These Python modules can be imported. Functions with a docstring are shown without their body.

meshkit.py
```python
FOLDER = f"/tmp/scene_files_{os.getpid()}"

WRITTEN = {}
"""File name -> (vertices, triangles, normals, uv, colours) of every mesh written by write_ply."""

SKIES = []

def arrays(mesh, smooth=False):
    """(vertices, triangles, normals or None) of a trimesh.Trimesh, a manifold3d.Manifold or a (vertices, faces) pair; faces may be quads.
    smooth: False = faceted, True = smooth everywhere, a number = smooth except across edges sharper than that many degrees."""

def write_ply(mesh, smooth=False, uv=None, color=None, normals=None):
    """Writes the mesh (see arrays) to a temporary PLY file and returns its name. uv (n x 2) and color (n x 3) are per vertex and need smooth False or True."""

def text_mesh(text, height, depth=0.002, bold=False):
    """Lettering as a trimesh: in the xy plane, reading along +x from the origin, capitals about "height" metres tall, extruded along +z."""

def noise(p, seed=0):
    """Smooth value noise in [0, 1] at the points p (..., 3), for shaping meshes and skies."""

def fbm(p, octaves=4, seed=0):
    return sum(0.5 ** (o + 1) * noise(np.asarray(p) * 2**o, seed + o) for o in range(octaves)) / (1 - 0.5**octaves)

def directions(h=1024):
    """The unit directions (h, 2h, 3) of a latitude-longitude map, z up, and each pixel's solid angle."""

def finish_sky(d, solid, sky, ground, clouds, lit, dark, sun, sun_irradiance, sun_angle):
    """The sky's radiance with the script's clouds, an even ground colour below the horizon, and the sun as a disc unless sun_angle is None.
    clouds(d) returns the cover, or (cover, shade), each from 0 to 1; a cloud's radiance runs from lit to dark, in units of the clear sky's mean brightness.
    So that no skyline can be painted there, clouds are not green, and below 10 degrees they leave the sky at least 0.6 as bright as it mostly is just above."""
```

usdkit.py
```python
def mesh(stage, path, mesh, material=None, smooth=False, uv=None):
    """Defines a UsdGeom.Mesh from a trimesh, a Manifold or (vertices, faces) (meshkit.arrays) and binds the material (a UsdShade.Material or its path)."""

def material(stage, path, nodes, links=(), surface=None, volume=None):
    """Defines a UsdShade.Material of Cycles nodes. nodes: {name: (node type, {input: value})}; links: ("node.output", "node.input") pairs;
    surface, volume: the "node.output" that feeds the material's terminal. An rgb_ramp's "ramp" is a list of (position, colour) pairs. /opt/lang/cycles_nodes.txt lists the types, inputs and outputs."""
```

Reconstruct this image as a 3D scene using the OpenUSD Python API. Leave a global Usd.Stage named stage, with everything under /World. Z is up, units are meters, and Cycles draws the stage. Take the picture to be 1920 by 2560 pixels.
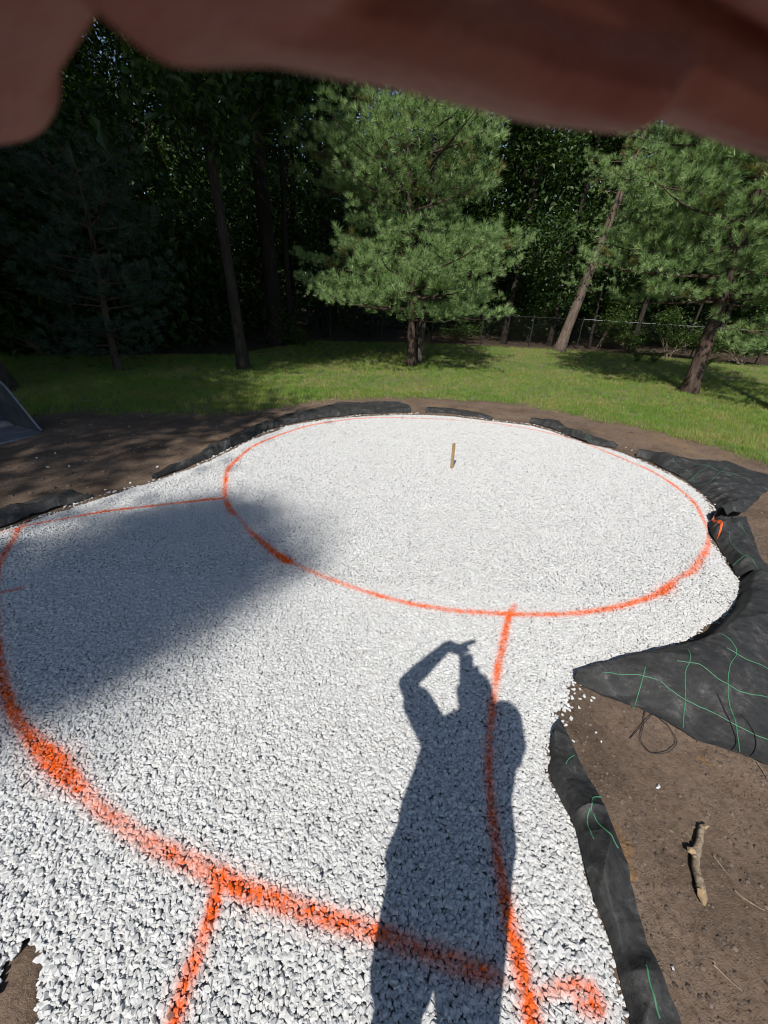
import math, random
import numpy as np
import trimesh, manifold3d as m3
import shapely
from shapely.geometry import Polygon, LineString, Point
from pxr import Usd, UsdGeom, UsdLux, UsdShade, Gf, Sdf, Vt
import usdkit, meshkit

random.seed(7); RNG = np.random.default_rng(7)
stage = Usd.Stage.CreateInMemory()
W = '/World'
UsdGeom.Xform.Define(stage, W)
stage.SetDefaultPrim(stage.GetPrimAtPath(W))

# ------------------------------------------------------------------ camera, sky, sun, exposure
FPX, PITCH, ROLL, H = 1000.0, math.radians(27.03), math.radians(2.92), 1.6
cR, sR, cP, sP = math.cos(ROLL), math.sin(ROLL), math.cos(PITCH), math.sin(PITCH)
FWD = np.array([0, cP, -sP]); U0 = np.array([0, sP, cP]); R0 = np.array([1.0, 0, 0])
RIGHT = cR * R0 + sR * U0; UP = -sR * R0 + cR * U0
EYE = np.array([0, 0, H])
cam = UsdGeom.Camera.Define(stage, W + '/camera')
m = Gf.Matrix4d(*RIGHT, 0, *UP, 0, *(-FWD), 0, *EYE, 1)
cam.AddTransformOp().Set(m)
cam.CreateHorizontalApertureAttr(36.0); cam.CreateVerticalApertureAttr(48.0)
cam.CreateFocalLengthAttr(36.0 * FPX / 1920); cam.CreateFStopAttr(12.0); cam.CreateFocusDistanceAttr(3.2)
cam.CreateClippingRangeAttr(Gf.Vec2f(0.004, 5000)); cam.CreateExposureAttr(0.9)
SUN_AZ, SUN_EL = math.radians(16.5), math.radians(45.3)        # heading of the shadows, height of the sun
SUN = np.array([-math.sin(SUN_AZ) * math.cos(SUN_EL), -math.cos(SUN_AZ) * math.cos(SUN_EL), math.sin(SUN_EL)])
sky = UsdLux.DomeLight.Define(stage, W + '/sky')
skym = usdkit.material(stage, W + '/Looks/sky', {
    's': ('sky_texture', dict(sky_type='single_scattering', sun_disc=False, sun_elevation=SUN_EL, sun_rotation=math.atan2(SUN[0], SUN[1]), altitude=200.0, air_density=1.0, aerosol_density=0.6, ozone_density=1.2)),
    'b': ('background_shader', dict(strength=0.07))}, [('s.color', 'b.color')], surface='b.background')
UsdShade.MaterialBindingAPI.Apply(sky.GetPrim()).Bind(skym)
sky.GetPrim().SetCustomDataByKey('kind', 'structure')
sun = UsdLux.DistantLight.Define(stage, W + '/sun')
sun.CreateNormalizeAttr(True); sun.CreateIntensityAttr(0.95); sun.CreateAngleAttr(0.53); sun.CreateColorAttr(Gf.Vec3f(1.0, 0.955, 0.89))
z_ = SUN; x_ = np.cross([0, 0, 1], z_); x_ /= np.linalg.norm(x_); y_ = np.cross(z_, x_)
sun.AddTransformOp().Set(Gf.Matrix4d(*x_, 0, *y_, 0, *z_, 0, 0, 0, 30, 1))

# ------------------------------------------------------------------ surveying: photo measurements to places on the ground
S = 1920 / 1659.0
def ray(p):
    p = np.atleast_2d(np.asarray(p, float)) * S
    x = (p[:, 0] - 960) / FPX; y = -(p[:, 1] - 1280) / FPX
    return x[:, None] * RIGHT + y[:, None] * UP + FWD
def terrain(x, y):
    y = np.asarray(y, float)
    t = np.clip(y - 5.5, 0, 60)
    return 0.03 * np.where(t < 1, t * t / 2, t - 0.5) + 0 * np.asarray(x, float)
def G(p, zf=None):
    zf = zf or terrain
    d = ray(p); q = d * (H / np.maximum(-d[:, 2], 1e-3))[:, None] + EYE
    for _ in range(40):
        z = zf(q[:, 0], q[:, 1])
        q = EYE + d * ((H - z) / np.maximum(-d[:, 2], 1e-3))[:, None]
    return q
def gxy(p): return G(p)[:, :2]
def at_y(p, Y):
    d = ray(p); return EYE + d * (np.broadcast_to(Y, len(d)) / d[:, 1])[:, None]
def px_of(q):
    q = np.atleast_2d(q) - EYE
    f = q @ FWD
    return np.stack([(960 + FPX * (q @ RIGHT) / f) / S, (1280 - FPX * (q @ UP) / f) / S], 1), f

# ------------------------------------------------------------------ helpers
used = {}
def numbered(path):
    k = used.get(path, 0); used[path] = k + 1
    return path if k == 0 else f'{path}_{k:03d}'
def tag(o, label=None, cat=None, group=None, kind=None):
    p = o.GetPrim() if hasattr(o, 'GetPrim') else o
    for k, v in (('label', label), ('category', cat), ('group', group), ('kind', kind)):
        if v: p.SetCustomDataByKey(k, v)
    return p
def ppath(parent): return W if parent is None else str(parent.GetPath())
def thing(name, label, cat, loc=(0, 0, 0), rotz=0.0, group=None):
    x = UsdGeom.Xform.Define(stage, numbered(W + '/' + name))
    x.AddTranslateOp().Set(Gf.Vec3d(*map(float, loc)))
    if rotz: x.AddRotateZOp().Set(float(rotz))
    return tag(x, label, cat, group)
def obj(name, mesh, mat, parent=None, smooth=False, off=None, **kw):
    v, f, n = meshkit.arrays(mesh, smooth)
    if off is not None: v = v - np.asarray(off)
    path = numbered(ppath(parent) + '/' + name)
    g = usdkit.mesh(stage, path, (v, f), mat, smooth=False)
    if n is not None:
        g.CreateNormalsAttr(Vt.Vec3fArray.FromNumpy(n.astype(np.float32))); g.SetNormalsInterpolation('vertex')
    return tag(g, **kw)
def primvar(prim, name, vals):
    UsdGeom.PrimvarsAPI(prim).CreatePrimvar(name, Sdf.ValueTypeNames.FloatArray, 'vertex').Set(Vt.FloatArray.FromNumpy(np.asarray(vals, np.float32)))
CLS = '/Prototypes'
stage.CreateClassPrim(CLS)
def proto(name, mesh, mat, smooth=False, tone=None):
    p = f'{CLS}/{name}'
    v, f, n = meshkit.arrays(mesh, smooth)
    g = usdkit.mesh(stage, p, (v, f), mat)
    if n is not None:
        g.CreateNormalsAttr(Vt.Vec3fArray.FromNumpy(n.astype(np.float32))); g.SetNormalsInterpolation('vertex')
    if tone is not None: primvar(g, 'tone', tone)
    return p
def instancer(name, protos, pos, quat, scale, idx, parent=None, off=None, **kw):
    """quat: n x 4 as (w, x, y, z)"""
    path = numbered(ppath(parent) + '/' + name)
    pi = UsdGeom.PointInstancer.Define(stage, path)
    rel = pi.CreatePrototypesRel()
    for k, src in enumerate(protos):
        q = stage.DefinePrim(f'{path}/piece_{k + 1:03d}'); q.GetReferences().AddInternalReference(src); rel.AddTarget(q.GetPath())
    pos = np.asarray(pos, np.float32) - (0 if off is None else np.asarray(off, np.float32))
    pi.CreatePositionsAttr(Vt.Vec3fArray.FromNumpy(np.ascontiguousarray(pos, np.float32)))
    q = np.asarray(quat, float)
    pi.CreateOrientationsAttr(Vt.QuathArray([Gf.Quath(float(a), float(b), float(c), float(d)) for a, b, c, d in q]))
    sc = np.asarray(scale, np.float32)
    if sc.ndim == 1: sc = np.repeat(sc[:, None], 3, 1)
    pi.CreateScalesAttr(Vt.Vec3fArray.FromNumpy(np.ascontiguousarray(sc)))
    pi.CreateProtoIndicesAttr(Vt.IntArray.FromNumpy(np.asarray(idx, np.int32)))
    return tag(pi, **kw)
def qmul(a, b):
    w1, x1, y1, z1 = a.T; w2, x2, y2, z2 = b.T
    return np.stack([w1*w2-x1*x2-y1*y2-z1*z2, w1*x2+x1*w2+y1*z2-z1*y2, w1*y2-x1*z2+y1*w2+z1*x2, w1*z2+x1*y2-y1*x2+z1*w2], 1)
def qaxis(ax, ang):
    ax = np.asarray(ax, float); ang = np.asarray(ang, float)
    if ax.ndim == 1: ax = np.repeat(ax[None], len(ang), 0)
    return np.concatenate([np.cos(ang / 2)[:, None], ax * np.sin(ang / 2)[:, None]], 1)
def qfromx(d):
    """turns +x to the direction d, keeping +z upward"""
    d = d / np.linalg.norm(d, axis=1, keepdims=True)
    yaw = np.arctan2(d[:, 1], d[:, 0]); pit = -np.arcsin(np.clip(d[:, 2], -1, 1))
    return qmul(qaxis([0, 0, 1], yaw), qaxis([0, 1, 0], pit))
def tube(pts, rad, n=8, cap=True, wob=0.0, seed=0):
    pts = np.asarray(pts, float); k = len(pts); rad = np.broadcast_to(np.asarray(rad, float), k)
    t = np.gradient(pts, axis=0); t /= np.linalg.norm(t, axis=1, keepdims=True) + 1e-12
    ref = np.array([0, 0, 1.0]) if abs(t[:, 2]).mean() < 0.8 else np.array([1.0, 0, 0])
    a = np.cross(t, ref); a /= np.linalg.norm(a, axis=1, keepdims=True) + 1e-12; b = np.cross(t, a)
    an = np.arange(n) / n * 2 * np.pi
    rr = rad[:, None] * np.ones(n)
    if wob: rr = rr * (1 + wob * np.random.default_rng(seed).normal(size=(k, n)))
    v = (pts[:, None] + rr[..., None] * (np.cos(an)[None, :, None] * a[:, None] + np.sin(an)[None, :, None] * b[:, None])).reshape(-1, 3)
    i = np.arange(k - 1)[:, None] * n; j = np.arange(n)[None]; j2 = (j + 1) % n
    q = np.stack([i + j, i + n + j, i + n + j2, i + j2], -1).reshape(-1, 4)
    f = np.vstack([q[:, [0, 2, 1]], q[:, [0, 3, 2]]])
    if cap:
        v = np.vstack([v, pts[0], pts[-1]]); c0, c1 = len(v) - 2, len(v) - 1
        j = np.arange(n); f = np.vstack([f, np.stack([np.full(n, c0), j, (j + 1) % n], 1)[:, [0, 2, 1]] , np.stack([np.full(n, c1), (k - 1) * n + (j + 1) % n, (k - 1) * n + j], 1)[:, [0, 2, 1]]])
    return trimesh.Trimesh(v, f, process=False)
def cat(ms): return trimesh.util.concatenate(ms)
def resample(p, n):
    p = np.asarray(p, float); s = np.r_[0, np.cumsum(np.linalg.norm(np.diff(p[:, :2], axis=0), axis=1))]
    t = np.linspace(0, s[-1], n); return np.stack([np.interp(t, s, p[:, k]) for k in range(p.shape[1])], 1)
def smoothpts(p, n):
    from scipy.interpolate import PchipInterpolator
    p = np.asarray(p, float); s = np.r_[0, np.cumsum(np.linalg.norm(np.diff(p[:, :2], axis=0), axis=1) + 1e-9)]
    t = np.linspace(0, s[-1], n); return np.stack([PchipInterpolator(s, p[:, k])(t) for k in range(p.shape[1])], 1)
def sm(a, b, x):
    t = np.clip((x - a) / (b - a), 0, 1); return t * t * (3 - 2 * t)
def box(c, s): return trimesh.creation.box(s, trimesh.transformations.translation_matrix(c))

# ------------------------------------------------------------------ materials
def mat(name, nodes, links, surface='p.BSDF'): return usdkit.material(stage, f'{W}/Looks/{name}', nodes, links, surface=surface)
def varied(name, lo, hi, scale, rough=0.85, rnd=0.0, bump=0.0, bscale=None, space='geometry.position', detail=4, spec=0.3, extra=None):
    """a colour running from lo to hi with noise, with fine relief"""
    nodes = {'g': ('geometry', {}) if space.startswith('geom') else ('texture_coordinate', {}),
             'n': ('noise_texture', dict(scale=scale, detail=detail, roughness=0.6)),
             'r': ('rgb_ramp', {'ramp': [(0.25, lo), (0.75, hi)]}),
             'p': ('principled_bsdf', dict(roughness=rough, specular_ior_level=spec))}
    src = 'g.position' if space.startswith('geom') else 'g.object'
    links = [(src, 'n.vector'), ('n.fac', 'r.fac')]
    last = 'r.color'
    if rnd:
        nodes['o'] = ('object_info', {}); nodes['mr'] = ('map_range', dict(from_min=0.0, from_max=1.0, to_min=1 - rnd, to_max=1 + rnd))
        nodes['h'] = ('hsv', {}); links += [('o.random', 'mr.value'), ('mr.result', 'h.value'), (last, 'h.color')]; last = 'h.color'
    links.append((last, 'p.base_color'))
    if bump:
        nodes['bn'] = ('noise_texture', dict(scale=bscale or scale * 6, detail=6.0, roughness=0.65)); nodes['b'] = ('bump', dict(strength=1.0, distance=bump))
        links += [(src, 'bn.vector'), ('bn.fac', 'b.height'), ('b.normal', 'p.normal')]
    return mat(name, nodes, links)

def leaf_mat(name, lo, hi, trans=0.35, rnd=0.3, rough=0.5, tr_tint=(1.3, 1.25, 0.5)):
    tl = tuple(min(1, c * t) for c, t in zip(hi, tr_tint))
    return mat(name, {
        'o': ('object_info', {}), 'g': ('attribute', dict(attribute='tone')), 'ad': ('math', dict(math_type='add')), 'fr': ('math', dict(math_type='fraction')),
        'r': ('rgb_ramp', {'ramp': [(0, lo), (1, hi)]}), 'p': ('principled_bsdf', dict(roughness=rough, specular_ior_level=0.35)),
        't': ('translucent_bsdf', dict(color=tl)), 'mx': ('mix_closure', dict(fac=trans))},
        [('o.random', 'ad.value1'), ('g.fac', 'ad.value2'), ('ad.value', 'fr.value1'), ('fr.value', 'r.fac'), ('r.color', 'p.base_color'), ('p.BSDF', 'mx.closure1'), ('t.BSDF', 'mx.closure2')], surface='mx.closure')

M = {}
# white crushed stone; 'paint' on the painted stones
def stone_nodes():
    return {'g': ('geometry', {}), 'o': ('object_info', {}), 'tc': ('texture_coordinate', {}),
            'n': ('noise_texture', dict(scale=70.0, detail=2.0, roughness=0.6)),
            'r': ('rgb_ramp', {'ramp': [(0.30, (0.365, 0.37, 0.368)), (0.48, (0.432, 0.433, 0.427)), (0.8, (0.462, 0.463, 0.456))]}),
            'mr': ('rgb_ramp', {'ramp': [(0.0, (0.88, 0.84, 0.79)), (0.012, (0.90, 0.87, 0.83)), (0.02, (0.80, 0.81, 0.82)), (0.10, (0.87, 0.875, 0.885)), (0.14, (0.94, 0.94, 0.945)), (1.0, (1.03, 1.03, 1.025))]}), 'h': ('mix_color', dict(blend_type='multiply', fac=1.0)),
            'p': ('principled_bsdf', dict(roughness=0.82, specular_ior_level=0.25))}
sl = [('g.position', 'n.vector'), ('n.fac', 'r.fac'), ('r.color', 'h.a'), ('mr.color', 'h.b')]
M['stone'] = mat('white_stone', stone_nodes(), sl + [('o.random', 'mr.fac'), ('h.result', 'p.base_color')])
nd = stone_nodes()
nd['a'] = ('attribute', dict(attribute='paint')); nd['pn'] = ('noise_texture', dict(scale=330.0, detail=2.0)); nd['pm'] = ('math', dict(math_type='multiply_add', value2=1.1, value3=-0.55)); nd['pa'] = ('math', dict(math_type='add'))
nd['pmr'] = ('map_range', dict(from_min=0.02, from_max=0.86, to_min=0.0, to_max=1.0, clamp=True))
nd['pmul'] = ('math', dict(math_type='multiply'))
nd['oc'] = ('rgb_ramp', {'ramp': [(0.0, (0.56, 0.13, 0.05)), (1.0, (0.55, 0.082, 0.008))]})
nd['mx'] = ('mix_color', {}); nd['tn'] = ('attribute', dict(attribute='tone'))
M['painted'] = mat('painted_stone', nd, sl + [('tn.fac', 'mr.fac'), ('g.position', 'pn.vector'), ('pn.fac', 'pm.value1'), ('pm.value', 'pmul.value1'), ('a.fac', 'pmul.value2'), ('pmul.value', 'pa.value1'), ('a.fac', 'pa.value2'), ('pa.value', 'pmr.value'), ('pmr.result', 'mx.fac'), ('pmr.result', 'oc.fac'), ('h.result', 'mx.a'), ('oc.color', 'mx.b'), ('mx.result', 'p.base_color')])
M['bed'] = varied('stone_dust', (0.22, 0.22, 0.215), (0.32, 0.32, 0.315), 60, bump=0.004)
# soil
M['soil'] = mat('soil', {
    'g': ('geometry', {}), 'n1': ('noise_texture', dict(scale=1.3, detail=5.0, roughness=0.65)), 'n2': ('noise_texture', dict(scale=38.0, detail=4.0, roughness=0.7)), 'n3': ('noise_texture', dict(scale=0.75, detail=3.0, roughness=0.5)),
    'r1': ('rgb_ramp', {'ramp': [(0.3, (0.064, 0.045, 0.032)), (0.50, (0.112, 0.080, 0.058)), (0.75, (0.150, 0.111, 0.083))]}),
    'r2': ('rgb_ramp', {'ramp': [(0.28, (0.55, 0.53, 0.52)), (0.5, (1, 1, 1)), (0.78, (1.35, 1.33, 1.3))]}),
    'mu': ('mix_color', dict(blend_type='multiply', fac=1.0, use_clamp=False)),
    'r3': ('rgb_ramp', {'ramp': [(0.60, (0, 0, 0)), (0.72, (0.5, 0.5, 0.5))]}), 'mo': ('mix_color', dict(b=(0.20, 0.125, 0.065))),
    'v': ('noise_texture', dict(scale=210.0, detail=4.0, roughness=0.7)), 'ad': ('math', dict(math_type='multiply_add', value2=0.45)),
    'b': ('bump', dict(strength=0.8, distance=0.010)), 'p': ('principled_bsdf', dict(roughness=0.95, specular_ior_level=0.15))},
    [('g.position', 'n1.vector'), ('g.position', 'n2.vector'), ('g.position', 'n3.vector'), ('g.position', 'v.vector'), ('n1.fac', 'r1.fac'), ('n2.fac', 'r2.fac'), ('r1.color', 'mu.a'), ('r2.color', 'mu.b'), ('n3.fac', 'r3.fac'), ('r3.color', 'mo.fac'), ('mu.result', 'mo.a'), ('mo.result', 'p.base_color'),
     ('v.fac', 'ad.value1'), ('n2.fac', 'ad.value3'), ('ad.value', 'b.height'), ('b.normal', 'p.normal')])
M['clod'] = varied('soil_clod', (0.060, 0.043, 0.033), (0.132, 0.099, 0.079), 30, rnd=0.35, bump=0.003, bscale=300)
M['sand'] = varied('sandy_soil', (0.13, 0.075, 0.038), (0.21, 0.13, 0.068), 60, bump=0.006, rnd=0.2)
M['lawn'] = varied('lawn_ground', (0.06, 0.07, 0.026), (0.13, 0.125, 0.055), 3.0, bump=0.01)
M['grass'] = mat('grass_blade', {
    'g': ('geometry', {}), 'o': ('object_info', {}), 'n': ('noise_texture', dict(scale=0.9, detail=3.0, roughness=0.6)),
    'ad': ('math', dict(math_type='multiply_add', value2=0.35)), 'r': ('rgb_ramp', {'ramp': [(0.3, (0.076, 0.168, 0.023)), (0.52, (0.116, 0.220, 0.032)), (0.72, (0.170, 0.242, 0.046)), (0.90, (0.29, 0.25, 0.09))]}),
    'p': ('principled_bsdf', dict(roughness=0.5, specular_ior_level=0.3)), 't': ('translucent_bsdf', dict(color=(0.26, 0.34, 0.04))), 'mx': ('mix_closure', dict(fac=0.35))},
    [('g.position', 'n.vector'), ('o.random', 'ad.value1'), ('n.fac', 'ad.value3'), ('ad.value', 'r.fac'), ('r.color', 'p.base_color'), ('p.BSDF', 'mx.closure1'), ('t.BSDF', 'mx.closure2')], surface='mx.closure')
M['forest_floor'] = varied('leaf_litter', (0.018, 0.012, 0.008), (0.075, 0.048, 0.030), 7, bump=0.02, detail=8)
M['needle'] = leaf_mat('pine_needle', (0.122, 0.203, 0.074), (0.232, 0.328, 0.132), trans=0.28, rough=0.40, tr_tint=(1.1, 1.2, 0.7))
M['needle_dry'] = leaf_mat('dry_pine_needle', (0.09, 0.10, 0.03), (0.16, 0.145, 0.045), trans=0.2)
M['shaded_needle'] = leaf_mat('shaded_pine_needle', (0.022, 0.042, 0.026), (0.040, 0.070, 0.042), trans=0.15, rough=0.45, tr_tint=(1.1, 1.2, 0.7))  # darkened copy of the pine needles; the shade is put into the colour
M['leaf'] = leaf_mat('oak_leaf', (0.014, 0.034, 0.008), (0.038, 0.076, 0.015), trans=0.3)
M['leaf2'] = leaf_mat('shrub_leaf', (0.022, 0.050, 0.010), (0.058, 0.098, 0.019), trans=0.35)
M['dead_leaf'] = leaf_mat('fallen_leaf', (0.16, 0.085, 0.04), (0.30, 0.19, 0.10), trans=0.1)
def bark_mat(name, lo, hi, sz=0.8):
    return mat(name, {'tc': ('texture_coordinate', {}), 'mp': ('mapping', dict(scale=(1.0, 1.0, 0.16))), 'n': ('noise_texture', dict(scale=16.0 * sz, detail=6.0, roughness=0.7)), 'v': ('voronoi_texture', dict(scale=22.0 * sz, feature='distance_to_edge')),
        'r': ('rgb_ramp', {'ramp': [(0.3, lo), (0.7, hi)]}), 'ad': ('math', dict(math_type='multiply_add', value2=1.2)), 'b': ('bump', dict(strength=1.0, distance=0.03)), 'p': ('principled_bsdf', dict(roughness=0.95, specular_ior_level=0.1))},
        [('tc.object', 'mp.vector'), ('mp.vector', 'n.vector'), ('mp.vector', 'v.vector'), ('n.fac', 'r.fac'), ('r.color', 'p.base_color'), ('v.distance', 'ad.value1'), ('n.fac', 'ad.value3'), ('ad.value', 'b.height'), ('b.normal', 'p.normal')])
M['pine_bark'] = bark_mat('pine_bark', (0.030, 0.020, 0.016), (0.092, 0.066, 0.054))
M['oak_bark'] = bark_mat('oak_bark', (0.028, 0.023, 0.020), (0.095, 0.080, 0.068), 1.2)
M['shaded_bark'] = bark_mat('shaded_bark', (0.014, 0.0115, 0.0095), (0.045, 0.037, 0.031), 1.2)  # oak bark in lower tones; the shade of the wood is painted in
M['pale_bark'] = bark_mat('pale_bark', (0.048, 0.036, 0.029), (0.145, 0.112, 0.090))
# landscape fabric
M['fabric'] = mat('woven_fabric', {
    'g': ('geometry', {}), 'n': ('noise_texture', dict(scale=8.0, detail=7.0, roughness=0.80, distortion=0.25)), 'r': ('rgb_ramp', {'ramp': [(0.32, (0.014, 0.0145, 0.015)), (0.52, (0.024, 0.024, 0.024)), (0.61, (0.046, 0.0455, 0.045)), (0.70, (0.11, 0.108, 0.104))]}),
    'w': ('wave_texture', dict(scale=150.0, bands_direction='x')), 'w2': ('wave_texture', dict(scale=150.0, bands_direction='y')), 'ml': ('math', dict(math_type='multiply')),
    'nb': ('noise_texture', dict(scale=28.0, detail=5.0)), 'ad': ('math', dict(math_type='multiply_add', value2=0.03)), 'b': ('bump', dict(strength=0.7, distance=0.012)),
    'p': ('principled_bsdf', dict(roughness=0.72, specular_ior_level=0.22))},
    [('g.position', 'n.vector'), ('n.fac', 'r.fac'), ('r.color', 'p.base_color'), ('g.position', 'w.vector'), ('g.position', 'w2.vector'), ('w.fac', 'ml.value1'), ('w2.fac', 'ml.value2'), ('g.position', 'nb.vector'), ('ml.value', 'ad.value1'), ('nb.fac', 'ad.value3'), ('ad.value', 'b.height'), ('b.normal', 'p.normal')])
M['stripe'] = varied('green_stripe', (0.030, 0.125, 0.062), (0.06, 0.19, 0.105), 40, rough=0.6)
M['orange'] = varied('orange_paint', (0.42, 0.062, 0.012), (0.56, 0.10, 0.02), 60, rough=0.8)
M['thread'] = varied('black_thread', (0.012, 0.012, 0.013), (0.022, 0.022, 0.023), 40, rough=0.5)
M['wood'] = mat('raw_wood', {'tc': ('texture_coordinate', {}), 'mp': ('mapping', dict(scale=(1.0, 1.0, 0.08))), 'n': ('noise_texture', dict(scale=120.0, detail=5.0)), 'r': ('rgb_ramp', {'ramp': [(0.3, (0.20, 0.12, 0.055)), (0.7, (0.34, 0.24, 0.13))]}), 'b': ('bump', dict(strength=0.5, distance=0.002)), 'p': ('principled_bsdf', dict(roughness=0.8, specular_ior_level=0.2))},
    [('tc.object', 'mp.vector'), ('mp.vector', 'n.vector'), ('n.fac', 'r.fac'), ('r.color', 'p.base_color'), ('n.fac', 'b.height'), ('b.normal', 'p.normal')])
M['stick_bark'] = varied('stick_bark', (0.075, 0.052, 0.036), (0.34, 0.27, 0.19), 60, bump=0.006, bscale=150)
M['stick_wood'] = varied('broken_wood', (0.21, 0.14, 0.08), (0.34, 0.25, 0.15), 90, bump=0.003)
M['twig'] = varied('twig_bark', (0.10, 0.075, 0.055), (0.22, 0.17, 0.12), 60)
M['steel'] = varied('worn_steel', (0.022, 0.025, 0.030), (0.062, 0.066, 0.075), 9, rough=0.5, bump=0.002, spec=0.5)
M['steel_edge'] = varied('bright_worn_steel', (0.07, 0.078, 0.09), (0.155, 0.167, 0.183), 14, rough=0.42, bump=0.002, spec=0.6)
M['fence'] = varied('black_fence_coating', (0.010, 0.010, 0.010), (0.02, 0.02, 0.02), 10, rough=0.4)
M['skin'] = mat('skin', {'g': ('geometry', {}), 'n': ('noise_texture', dict(scale=42.0, detail=4.0, roughness=0.6)), 'r': ('rgb_ramp', {'ramp': [(0.28, (0.165, 0.034, 0.020)), (0.5, (0.225, 0.064, 0.042)), (0.72, (0.235, 0.096, 0.068))]}), 'n2': ('noise_texture', dict(scale=700.0, detail=3.0)), 'b': ('bump', dict(strength=0.5, distance=0.0008)),
    'p': ('principled_bsdf', dict(roughness=0.55, specular_ior_level=0.3))}, [('g.position', 'n.vector'), ('n.fac', 'r.fac'), ('r.color', 'p.base_color'), ('g.position', 'n2.vector'), ('n2.fac', 'b.height'), ('b.normal', 'p.normal')])
M['shirt'] = varied('shirt_cloth', (0.10, 0.12, 0.16), (0.14, 0.16, 0.21), 12, bump=0.002)
M['shorts'] = varied('shorts_cloth', (0.10, 0.095, 0.08), (0.14, 0.13, 0.11), 12, bump=0.002)
M['shoe'] = varied('shoe_cloth', (0.05, 0.05, 0.05), (0.09, 0.09, 0.09), 30)
M['hair'] = varied('hair', (0.015, 0.01, 0.007), (0.04, 0.027, 0.018), 80)
M['phone'] = varied('phone_shell', (0.02, 0.02, 0.022), (0.03, 0.03, 0.032), 10, rough=0.3, spec=0.5)
M['eye'] = varied('eye', (0.6, 0.6, 0.58), (0.7, 0.7, 0.68), 10, rough=0.2)

# ------------------------------------------------------------------ plan of the place (outlines read off the photo, laid on the ground)
gravel_px = [(-260, 1195), (0, 1140), (60, 1120), (130, 1096), (200, 1073), (270, 1051), (330, 1035), (400, 1011), (450, 990), (500, 965), (560, 936), (620, 916), (700, 901), (780, 893), (860, 889), (920, 890), (980, 893), (1040, 901), (1110, 909), (1150, 914), (1200, 928), (1230, 941), (1270, 956), (1320, 966), (1375, 986), (1430, 1010), (1480, 1036), (1520, 1066), (1545, 1095), (1550, 1112), (1541, 1128), (1546, 1150), (1556, 1168), (1575, 1210), (1603, 1252), (1604, 1300), (1592, 1330), (1550, 1366), (1510, 1391), (1450, 1405), (1390, 1416), (1330, 1431), (1265, 1455), (1232, 1475), (1238, 1500), (1206, 1528), (1212, 1550), (1205, 1580), (1187, 1602), (1196, 1640), (1190, 1668), (1216, 1700), (1245, 1760), (1265, 1800), (1277, 1850), (1290, 1900), (1310, 1960), (1335, 2010), (1350, 2060), (1365, 2120), (1380, 2180), (1395, 2220), (1440, 2400), (600, 2600), (-600, 2300)]
GP = gxy(gravel_px)
GRAVEL = Polygon(np.vstack([GP[:-3], [[0.62, 0.05], [0.3, -0.55], [-2.2, -0.9], [-6.0, 1.0]]])).buffer(0)
bare = Polygon(gxy([(52, 2040), (70, 2052), (78, 2095), (68, 2145), (74, 2230), (50, 2300), (-60, 2300), (-30, 2190), (0, 2150), (14, 2090)])).buffer(0.01)
GRAVEL = GRAVEL.difference(bare)
lawn_front = [(-900, 900), (-300, 912), (0, 908), (90, 895), (180, 893), (325, 899), (450, 899), (550, 884), (625, 873), (700, 864), (830, 858), (980, 861), (1130, 873), (1230, 893), (1330, 914), (1430, 934), (1530, 960), (1659, 1000), (1800, 1050), (2000, 1150), (2300, 1400)]
LF = gxy(lawn_front)
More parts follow.
